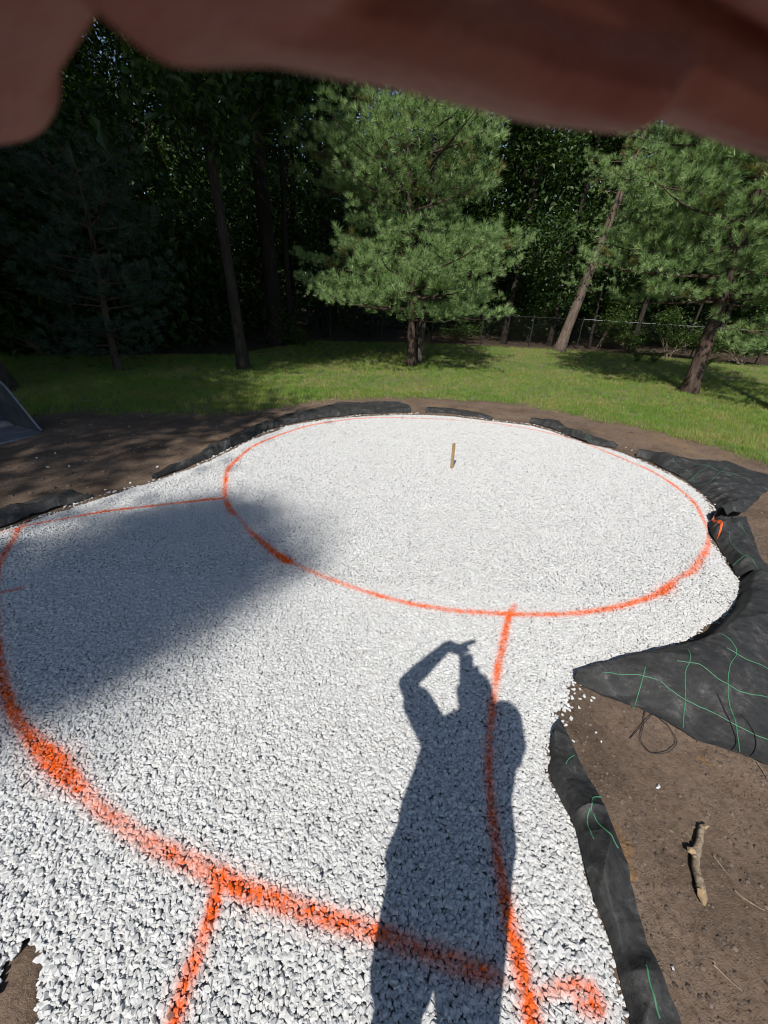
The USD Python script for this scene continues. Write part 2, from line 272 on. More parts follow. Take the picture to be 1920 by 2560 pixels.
LAWN = Polygon(np.vstack([LF, [[16, 3.0], [22, 10.0], [18, 15.5], [12.5, 16.6], [8.5, 18.4], [2, 18.2], [-3.2, 17.0], [-4.6, 12.5], [-8, 11.0], [-18, 10.0]]])).buffer(0)
shapely.prepare(GRAVEL); shapely.prepare(LAWN)
gedge = GRAVEL.exterior
def inside(poly, xy): return shapely.contains_xy(poly, xy[:, 0], xy[:, 1])
def edge_d(xy): return shapely.distance(gedge, shapely.points(xy))
def nz(x, y, s, seed=0, oct=3): return meshkit.fbm(np.stack([np.asarray(x) * s, np.asarray(y) * s, np.zeros_like(np.asarray(x, float)) + seed * 7.3], -1), oct, seed) - 0.5
def soil_z(x, y):
    x = np.asarray(x, float); y = np.asarray(y, float)
    near = np.exp(-(np.maximum(np.hypot(x, y - 3) - 6, 0) / 4) ** 2)
    left = sm(-1.6, -3.2, x) * sm(2.2, 3.6, y) * sm(8, 6.5, y)
    return terrain(x, y) - 0.035 + near * (0.05 * nz(x, y, 1.6, 3) + 0.03 * nz(x, y, 7, 5, 4)) + left * (0.14 * nz(x, y, 1.1, 9, 4) + 0.02)
def pad_z(x, y, d=None):
    xy = np.stack([x, y], -1).reshape(-1, 2)
    d = edge_d(xy).reshape(np.shape(x)) if d is None else d
    return 0.03 * nz(x, y, 1.3, 11) - 0.035 * (1 - sm(0.0, 0.16, d))

# ------------------------------------------------------------------ the ground
def axis_vals(a, b, step, far, k=1.16):
    v = list(np.arange(a, b, step)); s = step
    while v[-1] < far: s *= k; v.append(v[-1] + s)
    s = step; lo = [a]
    while lo[-1] > -far: s *= k; lo.append(lo[-1] - s)
    return np.array(lo[:0:-1] + v)
xs, ys = axis_vals(-7.5, 5.5, 0.035, 260), axis_vals(-0.6, 8.0, 0.035, 260)
X, Y = np.meshgrid(xs, ys)
Z = soil_z(X, Y)
ing = inside(GRAVEL, np.stack([X.ravel(), Y.ravel()], 1)).reshape(X.shape)
Z[ing] -= 0.055 * sm(0.05, 0.22, edge_d(np.stack([X[ing], Y[ing]], 1)))
nearbare = shapely.distance(bare, shapely.points(np.stack([X.ravel(), Y.ravel()], 1))).reshape(X.shape)
Z = Z * sm(0.0, 0.09, nearbare) + (-0.010 + 0.012 * nz(X, Y, 9, 77)) * (1 - sm(0.0, 0.09, nearbare))
def grid_faces(ny, nx):
    i = np.arange(ny - 1)[:, None] * nx + np.arange(nx - 1)[None]; i = i.ravel()
    return np.vstack([np.stack([i, i + 1, i + nx + 1], 1), np.stack([i, i + nx + 1, i + nx], 1)])
o = obj('soil', (np.stack([X, Y, Z], -1).reshape(-1, 3), grid_faces(*X.shape)), M['soil'], smooth=True); tag(o, 'bare brown soil around the stone pad', kind='structure')
def sheet(poly, step, zf):
    x0, y0, x1, y1 = poly.bounds
    gx, gy = np.arange(x0, x1 + step, step), np.arange(y0, y1 + step, step)
    X, Y = np.meshgrid(gx, gy); f = grid_faces(*X.shape); v = np.stack([X.ravel(), Y.ravel()], 1)
    c = v[f].mean(1); f = f[inside(poly, c)]
    u, inv = np.unique(f, return_inverse=True); v = v[u]
    return np.column_stack([v, zf(v[:, 0], v[:, 1])]), inv.reshape(-1, 3)
shapely.prepare(GRAVEL)
o = obj('gravel_bed', sheet(GRAVEL.buffer(-0.02), 0.05, lambda x, y: pad_z(x, y) - 0.012), M['bed'], smooth=True); tag(o, 'compacted stone dust under the white gravel', kind='structure')
o = obj('lawn', sheet(LAWN, 0.12, lambda x, y: terrain(x, y) - 0.004 - 0.05 * (1 - sm(0.03, 0.35, shapely.distance(LAWN.exterior, shapely.points(np.stack([x, y], 1)))))), M['lawn'], smooth=True); tag(o, 'lawn behind the stone pad', kind='structure')
FF = Polygon([(-60, 9.2), (-18, 9.2), (-8, 10.3), (-4.9, 11.8), (-3.4, 16.2), (8, 17.6), (12, 15.9), (18, 14.8), (60, 12), (70, 70), (-70, 70)])
o = obj('forest_floor', sheet(FF, 0.8, lambda x, y: terrain(x, y) - 0.016 + 0.05 * np.clip(nz(x, y, 0.6, 4), 0, 1)), M['forest_floor'], smooth=True); tag(o, 'leaf covered forest floor behind the fence', kind='structure')

# ------------------------------------------------------------------ gravel stones and paint
def stone_mesh(rng, n=13):
    p = rng.normal(size=(n, 3)); p /= np.linalg.norm(p, axis=1, keepdims=True)
    p *= (0.82 + 0.18 * rng.random((n, 1)))
    p = np.sign(p) * np.abs(p) ** 0.8
    p *= np.array([0.5, 0.5 * rng.uniform(0.58, 0.85), 0.5 * rng.uniform(0.42, 0.66)])
    h = trimesh.Trimesh(p).convex_hull
    return np.array(h.vertices), np.array(h.faces)
rs = np.random.default_rng(21)
STONES = [stone_mesh(rs, int(rs.integers(12, 18))) for _ in range(24)]
STONE_P = [proto(f'stone_{k}', s, M['stone']) for k, s in enumerate(STONES)]

# painted lines: (photo x, photo y, half width in cm, strength)
paint_px = {
 'ring': [(487,1075,2.8,.9),(486,1050,3.0,.9),(500,1005,3.0,.9),(530,977,2.6,.85),(600,941,2.4,.95),(700,913,2.4,.9),(830,900,2.4,.85),(960,904,2.2,.7),(1030,909,1.8,.5),(1060,912,2.4,.8),(1150,927,2.4,.8),(1220,944,2.4,.85),(1330,985,2.4,.85),(1420,1025,2.4,.85),(1480,1068,2.5,.8),(1520,1118,2.4,.7),(1532,1140,2.3,.65),(1533,1165,2.6,.8),(1515,1205,3.0,.9),(1490,1238,3.0,.85),(1462,1252,2.4,.6),(1440,1272,3.8,1.0),(1415,1286,3.2,.95),(1380,1299,2.7,.85),(1300,1318,2.7,.85),(1200,1327,2.7,.85),(1105,1327,2.8,.95),(1000,1321,2.6,.85),(900,1307,2.5,.8),(800,1282,2.4,.75),(700,1247,2.4,.7),(640,1220,2.4,.6),(620,1210,4.0,1.1),(590,1190,3.5,1.0),(560,1165,3.0,.9),(530,1138,2.6,.7),(515,1118,2.0,.45),(500,1105,3.8,.9),(492,1090,3.2,.9),(487,1075,2.8,.9)],
 'left_tie': [(487,1076,2.6,.9),(400,1084,2.2,1.0),(300,1096,2.0,1.0),(200,1110,2.0,.95),(130,1124,1.6,.7),(60,1136,2.2,.75),(0,1149,2.2,.75),(-80,1168,2.2,.7)],
 'arc': [(66,1106,1.8,.6),(45,1137,2.6,.85),(30,1165,2.6,.85),(10,1200,2.4,.8),(0,1225,2.2,.8),(-8,1280,2.2,.8),(-8,1340,2.4,.9),(-4,1400,2.8,.9),(6,1465,3.0,.9),(22,1520,3.2,.95),(50,1572,3.4,.95),(85,1612,4.4,1.0),(120,1648,5.4,1.15),(150,1682,4.6,1.0),(190,1720,3.6,.7),(250,1772,3.6,.6),(320,1818,3.6,.6),(400,1856,3.8,.7),(470,1895,4.0,.9),(520,1918,4.0,.95),(600,1948,3.7,.85),(700,1982,3.5,.85),(800,2013,3.4,.8),(880,2042,3.4,.7),(960,2070,3.5,.7),(1050,2102,3.6,.75),(1085,2112,2.5,.4)],
 'lower_stem': [(482,1895,3.2,1.05),(470,1935,2.7,1.0),(455,1985,2.5,.95),(438,2035,2.5,.95),(415,2095,2.6,1.0),(392,2160,2.6,.95),(368,2240,2.8,.9),(340,2330,2.8,.9)],
 'long_stem': [(1112,1308,2.2,.6),(1100,1332,2.4,.95),(1090,1375,2.4,.9),(1080,1420,2.3,.85),(1071,1470,2.3,.85),(1063,1520,2.3,.8),(1058,1580,2.2,.75),(1056,1640,2.2,.75),(1058,1700,2.2,.75),(1064,1760,2.2,.75),(1073,1830,2.2,.8),(1083,1900,2.3,.85),(1096,1970,2.6,1.0),(1110,2030,3.0,1.1),(1124,2090,3.0,1.1),(1138,2150,3.0,1.1),(1155,2220,2.9,1.05),(1180,2310,2.9,1.0)],
 'hook': [(1150,2150,1.8,.5),(1185,2143,2.0,.5),(1215,2130,2.0,.7),(1250,2124,1.9,.9),(1280,2132,2.0,.95),(1292,2152,2.4,1.05),(1276,2172,2.4,.9),(1252,2168,2.2,.6),(1250,2150,2.0,.5)],
 'tick': [(-10,1284,1.8,1.0),(20,1278,1.6,.9),(50,1272,1.4,.75)],
 'sprayed_fabric': [],
}
paint_label = {
 'ring': 'large orange spray-painted circle on white gravel around the wooden stake',
 'left_tie': 'thin orange paint line running left from the large circle to the gravel edge',
 'arc': 'wide curved orange paint line sweeping along the left side and across the shadow\'s legs',
 'lower_stem': 'short orange paint stem running down from the wide curve to the lower picture edge',
 'long_stem': 'long orange paint stem from the circle\'s near rim down through the photographer\'s shadow',
 'hook': 'small smudged orange paint mark beside the bottom end of the long stem',
 'tick': 'tiny orange paint dash at the left picture edge inside the tree shadow',
}
LINES = {}
for k, L in paint_px.items():
    if not L: continue
    a = np.array(L, float); xy = gxy(a[:, :2])
    if k == 'ring': xy[-1] = xy[0]
    q = smoothpts(np.column_stack([xy, a[:, 2] / 100, a[:, 3]]), 60 * len(L) // 3)
    if k == 'arc': q[:, 2] *= 0.9
    q[:, :2] += 0.012 * np.stack([nz(q[:, 0], q[:, 1], 5, 41), nz(q[:, 0], q[:, 1], 5, 42)], 1)
    LINES[k] = q
from scipy.spatial import cKDTree
LT = {k: (cKDTree(q[:, :2]), q) for k, q in LINES.items()}
def paint_at(xy, k):
    t, q = LT[k]; d, i = t.query(xy)
    w, s = q[i, 2], q[i, 3]
    core = np.exp(-(d / (w * 0.92)) ** 2.6); halo = 0.20 * np.exp(-(d / (w * 1.9)) ** 2)
    patch = 0.84 + 0.9 * nz(xy[:, 0], xy[:, 1], 9, 51) + 0.9 * nz(xy[:, 0], xy[:, 1], 60, 52, 2)
    return np.clip(s * patch * np.maximum(core, halo), 0, 1.3)

def hexgrid(x0, x1, y0, y1, s, rng, jit=0.33):
    ny = int((y1 - y0) / (s * 0.866)) + 1; nx = int((x1 - x0) / s) + 2
    j, i = np.meshgrid(np.arange(ny), np.arange(nx), indexing='ij')
    p = np.stack([x0 + (i + 0.5 * (j % 2)) * s, y0 + j * s * 0.866], -1).reshape(-1, 2)
    return p + rng.uniform(-jit, jit, p.shape) * s
rg = np.random.default_rng(5)
bands = [(-0.9, 1.7, 0.0117), (1.7, 3.3, 0.0122), (3.3, 7.0, 0.0148)]
P, SZ = [], []
x0, y0, x1, y1 = GRAVEL.bounds
for a, b, s in bands:
    p = hexgrid(x0, x1, max(a, y0), min(b, y1), s, rg)
    P.append(p); SZ.append(np.full(len(p), s))
P = np.vstack(P); SZ = np.concatenate(SZ)
q, f = px_of(np.column_stack([P, np.zeros(len(P))]))
vis = (f > 0.2) & (q[:, 0] > -90) & (q[:, 0] < 1760) & (q[:, 1] < 2330)
P, SZ = P[vis], SZ[vis]
ed = edge_d(P); ins = inside(GRAVEL, P)
wild = 0.05 * (nz(P[:, 0], P[:, 1], 9, 61) + 0.15)
spill = (~ins) & (ed < 0.05) & (rg.random(len(P)) < 0.45 * np.exp(-ed / 0.014))
keep = (ins & (ed > wild * 0.6)) | spill
P, SZ, ed, ins = P[keep], SZ[keep], ed[keep], ins[keep]
n = len(P)
size = SZ * np.clip(rg.lognormal(0.0, 0.20, n), 0.6, 1.45) * 1.68
zb = np.where(ins, pad_z(P[:, 0], P[:, 1], ed), soil_z(P[:, 0], P[:, 1]) + 0.004)
pos = np.column_stack([P, zb + rg.normal(0, np.where(P[:, 1] < 1.7, 0.0023, 0.0020), n) + 0.12 * (size - SZ * 1.62)])
tilt_ax = rg.normal(size=(n, 2)); tilt_ax /= np.linalg.norm(tilt_ax, axis=1, keepdims=True)
quat = qmul(qaxis(np.column_stack([tilt_ax, np.zeros(n)]), np.abs(rg.normal(0, 0.24, n))), qaxis([0, 0, 1], rg.uniform(0, 2 * np.pi, n)))
kind = rg.integers(0, len(STONES), n)
lower = np.where(ins & (ed > 0.03) & (P[:, 1] < 2.1))[0]; nl = len(lower)      # the stones that show in the gaps of the top layer
pos = np.vstack([pos, pos[lower] + np.column_stack([rg.uniform(-0.5, 0.5, (nl, 2)) * SZ[lower][:, None], -0.20 * SZ[lower]])])
quat = np.vstack([quat, quat[lower][::-1]]); size = np.r_[size, 1.05 * size[lower]]; kind = np.r_[kind, kind[lower][::-1]]; P = pos[:, :2]; n = len(P)
PA = {k: paint_at(P, k) for k in LINES}
allp = np.max(np.stack(list(PA.values())), 0)
who = np.array(list(PA))[np.argmax(np.stack(list(PA.values())), 0)]
painted = allp > 0.05
def rotm(q):
    w, x, y, z = q.T
    return np.stack([np.stack([1-2*(y*y+z*z), 2*(x*y-w*z), 2*(x*z+w*y)], -1), np.stack([2*(x*y+w*z), 1-2*(x*x+z*z), 2*(y*z-w*x)], -1), np.stack([2*(x*z-w*y), 2*(y*z+w*x), 1-2*(x*x+y*y)], -1)], 1)
for k in LINES:
    sel = np.where(painted & (who == k))[0]
    V, F, A, TN = [], [], [], []
    base = 0
    for kk in range(len(STONES)):
        s2 = sel[kind[sel] == kk]
        if not len(s2): continue
        v, f = STONES[kk]
        vv = np.einsum('nij,vj->nvi', rotm(quat[s2]), v) * size[s2][:, None, None] + pos[s2][:, None]
        V.append(vv.reshape(-1, 3)); F.append((f[None] + (base + np.arange(len(s2)) * len(v))[:, None, None]).reshape(-1, 3)); base += len(s2) * len(v)
        a = np.max(np.stack([paint_at(V[-1][:, :2], j) for j in LINES]), 0)
        low = (V[-1][:, 2] - np.repeat(pos[s2][:, 2], len(v))) / np.repeat(size[s2], len(v))     # undersides stay clean
        TN.append(np.repeat(rg.random(len(s2)), len(v))); a = a * (0.74 + 0.52 * TN[-1])
        A.append(a * np.clip(1.0 + 1.2 * np.minimum(low + 0.15, 0), 0, 1))
    o = obj('paint_line', (np.vstack(V), np.vstack(F)), M['painted']); tag(o, paint_label[k], 'paint line', kind='thing')
    primvar(o, 'paint', np.concatenate(A)); primvar(o, 'tone', np.concatenate(TN))
rest = np.where(~painted)[0]
o = instancer('gravel', STONE_P, pos[rest], quat[rest], size[rest], kind[rest]); tag(o, 'white crushed stone spread over the pad', 'gravel', kind='stuff')
print('stones', n, 'painted', painted.sum())

# loose white stones lying on the soil
loose = [((1281,1508), 'larger white stone of the close pair below the large fabric\'s left tip'), ((1276,1514), 'smaller white stone of the close pair below the large fabric\'s left tip'), ((1262,1506), 'tiny white stone by the gravel edge just under the large fabric\'s left tip'),
 ((1233,1553), 'white stone on bare soil beside the top end of the long fabric strip'), ((1238,1602), 'white stone on bare soil right of the long fabric strip\'s upper part'), ((1287,1583), 'upper of two small white stones left of the looped black thread'), ((1299,1603), 'lower of two small white stones left of the looped black thread'),
 ((1223,1521), 'upper of two white stones in the soil notch of the gravel edge'), ((1214,1545), 'lower of two white stones in the soil notch of the gravel edge'), ((1420,1700), 'lone white pebble in open soil above the broken branch'), ((1452,2092), 'lone white pebble low on the soil below the broken branch'),
 ((1305,958), 'white stone on soil behind the pad\'s right rear rim, left one of three'), ((1352,968), 'white stone on soil behind the pad\'s right rear rim, middle one of three'), ((1364,974), 'white stone on soil behind the pad\'s right rear rim, right one of three'),
 ((478,966), 'white stone at the upper end of the lumpy left rear fabric strip'), ((340,1010), 'white stone on soil at the lower end of the lumpy left rear fabric strip'), ((282,1044), 'third white stone from the left along the pad\'s left soil edge'), ((228,1059), 'second white stone from the left along the pad\'s left soil edge'), ((178,1078), 'leftmost white stone along the pad\'s left soil edge'),
 ((120,980), 'white stone on shaded soil nearest the loader bucket\'s corner'), ((80,990), 'white stone on shaded soil below the loader bucket, left one'), ((104,1010), 'white stone on shaded soil below the loader bucket, lower one'), ((150,1008), 'white stone on shaded soil below the loader bucket, rightmost one')]
rl = np.random.default_rng(77)
for p, lab in loose:
    g = G([p], soil_z)[0]; v, f = STONES[int(rl.integers(24))]
    s = rl.uniform(0.014, 0.028) if p[1] > 1400 else rl.uniform(0.025, 0.04)
    R_ = trimesh.transformations.euler_matrix(*rl.uniform(-0.4, 0.4, 2), rl.uniform(0, 6))[:3, :3]
    vv = (v * s) @ R_.T + [0, 0, 0.22 * s]
    x = thing('loose_stone', lab, 'stone', g, group='loose white stones on the bare soil')
    obj('stone', (vv, f), M['stone'], x)

# soil crumbs
rc = np.random.default_rng(31)
CL = []
for k in range(6):
    s = trimesh.creation.icosphere(1); s.vertices *= (0.75 + 0.5 * rc.random((len(s.vertices), 1))); s.vertices *= [0.5, 0.42, 0.34]; CL.append(proto(f'clod_{k}', s, M['clod']))
def crumbs(poly, count, rng, lo, hi):
    x0, y0, x1, y1 = poly.bounds
    p = rng.uniform([x0, y0], [x1, y1], (count, 2)); q, f = px_of(np.column_stack([p, np.zeros(count)]))
    ok = inside(poly, p) & ~inside(GRAVEL, p) & ~inside(LAWN, p) & (f > 0.3) & (q[:, 0] > -40) & (q[:, 0] < 1700) & (q[:, 1] < 2300)
    p = p[ok]; w = nz(p[:, 0], p[:, 1], 2.5, 71) > rng.uniform(-0.35, 0.25, len(p)); p = p[w]
    sz = lo * (1 - rng.random(len(p)) ** 1.0) ** -0.40; sz = np.clip(sz, lo, hi)
    return np.column_stack([p, soil_z(p[:, 0], p[:, 1]) + 0.0 * sz]), sz
pp, ss = [], []
for poly, c, lo, hi in ((Polygon([(0.6, 0.2), (3.4, 0.2), (3.4, 4.2), (0.6, 4.2)]), 150000, 0.0034, 0.016), (Polygon([(2, 3), (9, 3), (9, 9), (-4, 9), (-4, 6)]), 50000, 0.006, 0.03), (Polygon([(-8, 2.5), (-1.0, 2.5), (-1.0, 8), (-8, 8)]), 34000, 0.006, 0.05), (Polygon([(-1.05, 0.1), (-0.7, 0.1), (-0.7, 0.5), (-1.05, 0.5)]), 1500, 0.003, 0.012)):
    a, b = crumbs(poly, c, rc, lo, hi); pp.append(a); ss.append(b)
pp, ss = np.vstack(pp), np.concatenate(ss); k = len(pp)
o = instancer('soil_crumbs', CL, pp, qaxis([0, 0, 1], rc.uniform(0, 6.28, k)), ss, rc.integers(0, 6, k)); tag(o, 'small crumbs and clods of brown soil', 'soil', kind='stuff')
print('crumbs', k)
#PART2

# ------------------------------------------------------------------ landscape fabric folded out round the pad
from scipy.interpolate import LinearNDInterpolator, NearestNDInterpolator
def fabric(label, inner_px, outer_px, n, mrows, seed, lift=0.05, wr=0.02, radial=9.0, along=3.0, stripes=(), profile=None, lip=0.0, group=None):
    """a cloth between the edge that runs under the stones and the edge that lies on the soil, with wrinkles"""
    a = resample(G(inner_px, soil_z), n); b = resample(G(outer_px, soil_z), n)
    u = np.linspace(0, 1, n)[None, :]; v = np.linspace(0, 1, mrows)[:, None]
    rr = np.random.default_rng(seed)
    xy = a[None, :, :2] * (1 - v[..., None]) + b[None, :, :2] * v[..., None]
    L = np.linalg.norm(np.diff(a[:, :2], axis=0), axis=1).sum(); Wd = np.linalg.norm(a[:, :2] - b[:, :2], axis=1)[None]
    uu = u * L + 0 * v; vv = v * Wd
    edge = 0.03 * nz(uu, vv * 0 + seed, 9, seed, 4) ; xy[..., 0] += edge * v; xy[..., 1] += 0.03 * nz(uu, vv, 8, seed + 1, 4) * v
    z = soil_z(xy[..., 0], xy[..., 1]) + 0.008
    prof = (profile or (lambda v: sm(0, 0.22, v) * (1 - 0.75 * sm(0.35, 1.0, v))))(v)
    big = 0.55 + 0.9 * (nz(uu, 0 * vv, 1.6, seed + 2) + 0.25)
    h = lift * prof * big
    # folds that run outward, folds that run along, and creases
    w1 = nz(uu + 0.25 * nz(uu, vv, 2.5, seed + 3), vv * 0.35, radial, seed + 4, 2); w2 = nz(uu * 0.5, vv, along, seed + 5, 2)
    ridge = (0.5 - np.abs(w1) * 2.4) * 0.9 + (0.45 - np.abs(w2) * 2.2) * 0.7
    h = h + wr * np.clip(ridge + 0.4, 0, 2) * (0.25 + 0.75 * prof) + 0.011 * nz(uu, vv, 17, seed + 6, 3)
    # sharp creases: each a line across the cloth, steep on one side
    for _ in range(int(6 + 7 * L)):
        c0, ang = rr.uniform(0, L), rr.normal(0, 0.8); dd = (uu - c0) * math.cos(ang) + (vv - Wd.mean() * rr.uniform(0.2, 0.8)) * math.sin(ang); al = -(uu - c0) * math.sin(ang) + vv * math.cos(ang)
        dd = dd + 0.035 * nz(al, 0 * al + _, 5, seed + 30 + _, 2); ww = rr.uniform(0.008, 0.03) * (2.0 if wr > 0.02 else 1.2); am = wr * rr.uniform(0.3, 1.15) * rr.choice([1, 1, -0.7])
        h = h + am * np.exp(-np.abs(dd) / np.where(dd > 0, ww, ww * 2.6)) * np.exp(-(al / rr.uniform(0.12, 0.45)) ** 2)
    z = z + np.maximum(h, 0) * sm(-0.02, 0.10, v + 0.03) + lip * sm(0.8, 1.0, v)
    z[0] = np.minimum(z[0], pad_z(xy[0, :, 0], xy[0, :, 1]) + 0.03)
    P3 = np.stack([xy[..., 0], xy[..., 1], z], -1)
    # thickness
    f = grid_faces(mrows, n); top = P3.reshape(-1, 3); N = len(top)
    bot = top - [0, 0, 0.0025]
    ring = np.r_[np.arange(n), np.arange(1, mrows) * n + n - 1, (mrows - 1) * n + np.arange(n - 2, -1, -1), np.arange(mrows - 2, 0, -1) * n]
    r2 = np.roll(ring, -1)
    side = np.vstack([np.stack([ring, ring + N, r2 + N], 1), np.stack([ring, r2 + N, r2], 1)])
    x = thing('landscape_fabric', label, 'ground fabric', (float(a[:, 0].mean()), float(a[:, 1].mean()), 0.0), group=group)
    off = (float(a[:, 0].mean()), float(a[:, 1].mean()), 0.0)
    obj('cloth', (np.vstack([top, bot]), np.vstack([f, f[:, ::-1] + N, side])), M['fabric'], x, smooth=28, off=off)
    ip = LinearNDInterpolator(top[:, :2], top[:, 2]); ne = NearestNDInterpolator(top[:, :2], top[:, 2])
    def zf(X, Y):
        r = ip(X, Y); return np.where(np.isnan(r), ne(X, Y), r)
    for st in stripes:
        q = smoothpts(G(st, zf), 40 + 6 * len(st)); ok = ~np.isnan(ip(q[:, 0], q[:, 1]))
        if ok.sum() < 4: continue
        q = q[ok]; q[:, 2] = zf(q[:, 0], q[:, 1]) + 0.002
        obj('green_stripe', tube(q, 0.0021 if q[:, 1].mean() < 2.3 else 0.0017, 5), M['stripe'], x, off=off)
    return x, zf
FABG = None
fabric('low dark strip of black fabric along the pad\'s shaded left edge', [(-120,1180),(0,1142),(60,1121),(130,1098),(200,1076)], [(-120,1150),(0,1112),(70,1086),(110,1071),(150,1070),(205,1074)], 70, 12, 101, lift=0.02, wr=0.025)
fabric('narrow black fabric strip with small lumps on the pad\'s left rear edge', [(330,1037),(400,1013),(450,992),(500,967),(560,938),(590,926)], [(326,1034),(395,1006),(430,985),(462,962),(500,944),(550,922),(585,910)], 110, 16, 102, lift=0.022, wr=0.032)
fabric('long black fabric strip with a rolled upper fold at the pad\'s rear edge', [(575,931),(620,918),(700,903),(780,895),(860,891),(888,891)], [(570,916),(620,900),(690,885),(735,874),(800,873),(860,872),(885,880)], 180, 18, 103, lift=0.022, wr=0.03, lip=0.02)
fabric('small grey-black fabric flap behind the rear rim of the circle', [(918,892),(980,895),(1040,903),(1062,907)], [(926,881),(960,882),(1010,888),(1045,897),(1066,906)], 70, 12, 104, lift=0.02, wr=0.02)
fabric('bunched black fabric strip at the pad\'s right rear edge', [(1143,914),(1170,920),(1200,930),(1230,943),(1270,958),(1330,970)], [(1152,907),(1180,907),(1207,911),(1222,926),(1260,940),(1300,951),(1335,966)], 120, 18, 105, lift=0.035, wr=0.03,
       stripes=[[(1232,938),(1250,944),(1290,956)], [(1265,945),(1262,955)]])
fabric('wide crumpled black fabric flap with green lines right of the circle', [(1372,988),(1400,996),(1430,1012),(1480,1038),(1520,1068),(1547,1097),(1550,1112),(1532,1130)], [(1378,980),(1405,979),(1440,986),(1500,998),(1575,1000),(1610,1018),(1690,1038),(1640,1075),(1600,1120),(1560,1134)], 170, 40, 106, lift=0.06, wr=0.04,
       stripes=[[(1452,990),(1476,1012),(1502,1040)], [(1530,1000),(1512,1018),(1490,1032)], [(1575,1003),(1555,1020),(1530,1045)], [(1500,1003),(1545,1014),(1600,1028)]])
x5, z5_ = fabric('short black fabric flap with orange overspray at the circle\'s right rim', [(1528,1138),(1534,1158),(1546,1172),(1569,1212),(1592,1250)], [(1570,1128),(1606,1122),(1625,1175),(1648,1225),(1690,1252)], 120, 34, 107, lift=0.045, wr=0.04,
       stripes=[[(1575,1150),(1585,1180),(1605,1225)], [(1565,1225),(1605,1226),(1640,1232)], [(1600,1130),(1618,1160)]])
x6, z6 = fabric('largest black fabric sheet with green grid lines lying over brown soil', [(1236,1474),(1268,1456),(1330,1432),(1390,1417),(1450,1406),(1510,1392),(1544,1360),(1578,1326),(1590,1296),(1598,1256)], [(1238,1477),(1330,1517),(1370,1532),(1410,1550),(1500,1604),(1560,1622),(1612,1642),(1690,1674),(1790,1640),(1800,1400),(1750,1240)], 240, 80, 108, lift=0.105, wr=0.026, radial=3.2, along=2.2,
       profile=lambda v: sm(0, 0.12, v) * (1 - 0.85 * sm(0.18, 0.95, v)),
       stripes=[[(1394,1440),(1384,1480),(1376,1508),(1369,1531)], [(1485,1402),(1490,1428),(1481,1448),(1480,1500),(1475,1572)], [(1560,1370),(1588,1398),(1576,1440),(1572,1500),(1590,1570),(1601,1645)],
                [(1462,1428),(1510,1435),(1560,1472),(1620,1500),(1680,1512)], [(1428,1472),(1470,1506),(1530,1535),(1600,1572),(1670,1602)], [(1570,1400),(1620,1428),(1680,1450)], [(1300,1462),(1360,1458),(1420,1470)]])
fabric('long narrow fabric strip with a dark fold between near gravel and soil', [(1186, 1606), (1188, 1642), (1182, 1668), (1193, 1702), (1221, 1762), (1241, 1802), (1253, 1852), (1265, 1902), (1283, 1962), (1307, 2012), (1323, 2062), (1338, 2122), (1353, 2182), (1369, 2260)], [(1208,1560),(1224,1612),(1250,1668),(1277,1720),(1292,1762),(1310,1805),(1348,1880),(1354,1925),(1372,1990),(1392,2060),(1425,2130),(1455,2205),(1480,2280)], 340, 26, 109, lift=0.012, wr=0.036, radial=6.0,
       stripes=[[(1222,1650),(1228,1640),(1240,1632)], [(1274,1745),(1272,1790),(1282,1812)], [(1276,1752),(1300,1722),(1310,1728)], [(1282,1758),(1310,1795),(1335,1832)], [(1395,2085),(1405,2130),(1425,2200)]])
# orange overspray on the flap at the circle's rim
q = smoothpts(G([(1536, 1128), (1541, 1140), (1546, 1152), (1548, 1166)], z5_), 26); wv = 0.014 * np.sin(np.linspace(0.25, 2.9, 26)) * (1 + 1.2 * nz(q[:, 0], q[:, 1], 60, 5)); sdv = np.array([0.93, 0.36])
ov = np.stack([np.column_stack([q[:, :2] + sdv * (wv * k_)[:, None], z5_(q[:, 0] + sdv[0] * wv * k_, q[:, 1] + sdv[1] * wv * k_) + 0.003]) for k_ in (-1, -0.33, 0.33, 1)], 1)
off5 = np.array(UsdGeom.Xformable(x5).GetLocalTransformation().ExtractTranslation())
obj('paint_overspray', (ov.reshape(-1, 3), grid_faces(26, 4)), M['orange'], x5, smooth=True, off=off5, label='orange spray paint on the flap\'s edge')
# ravelled black threads
for k, (L, lab) in enumerate([([(1417,1533),(1395,1560),(1360,1597)], 'stiff black thread running down from the large fabric\'s lower edge'), ([(1418,1533),(1424,1555),(1445,1575),(1459,1600),(1452,1620),(1430,1632),(1405,1632),(1385,1610),(1388,1570),(1393,1530)], 'loose looped black thread lying on the soil below the large fabric'), ([(1255,1486),(1280,1484),(1310,1491)], 'short black thread at the fabric tip beside the gravel')]):
    q = smoothpts(G(L, soil_z), 40); q[:, 2] = soil_z(q[:, 0], q[:, 1]) + 0.006 + 0.01 * np.sin(np.linspace(0, np.pi, 40))
    tag(obj('thread', tube(q, 0.0016, 5), M['thread']), lab, 'thread')
for L, lab in [([(1549,1500),(1562,1530),(1580,1570),(1590,1600),(1580,1622)], 'black thread curving over the large fabric, left of its last green line'), ([(1600,1545),(1622,1572),(1632,1600),(1620,1635)], 'black thread on the large fabric\'s lower right corner')]:
    q = smoothpts(G(L, z6), 40); q[:, 2] = z6(q[:, 0], q[:, 1]) + 0.004
    tag(obj('thread', tube(q, 0.002, 5), M['thread']), lab, 'thread')

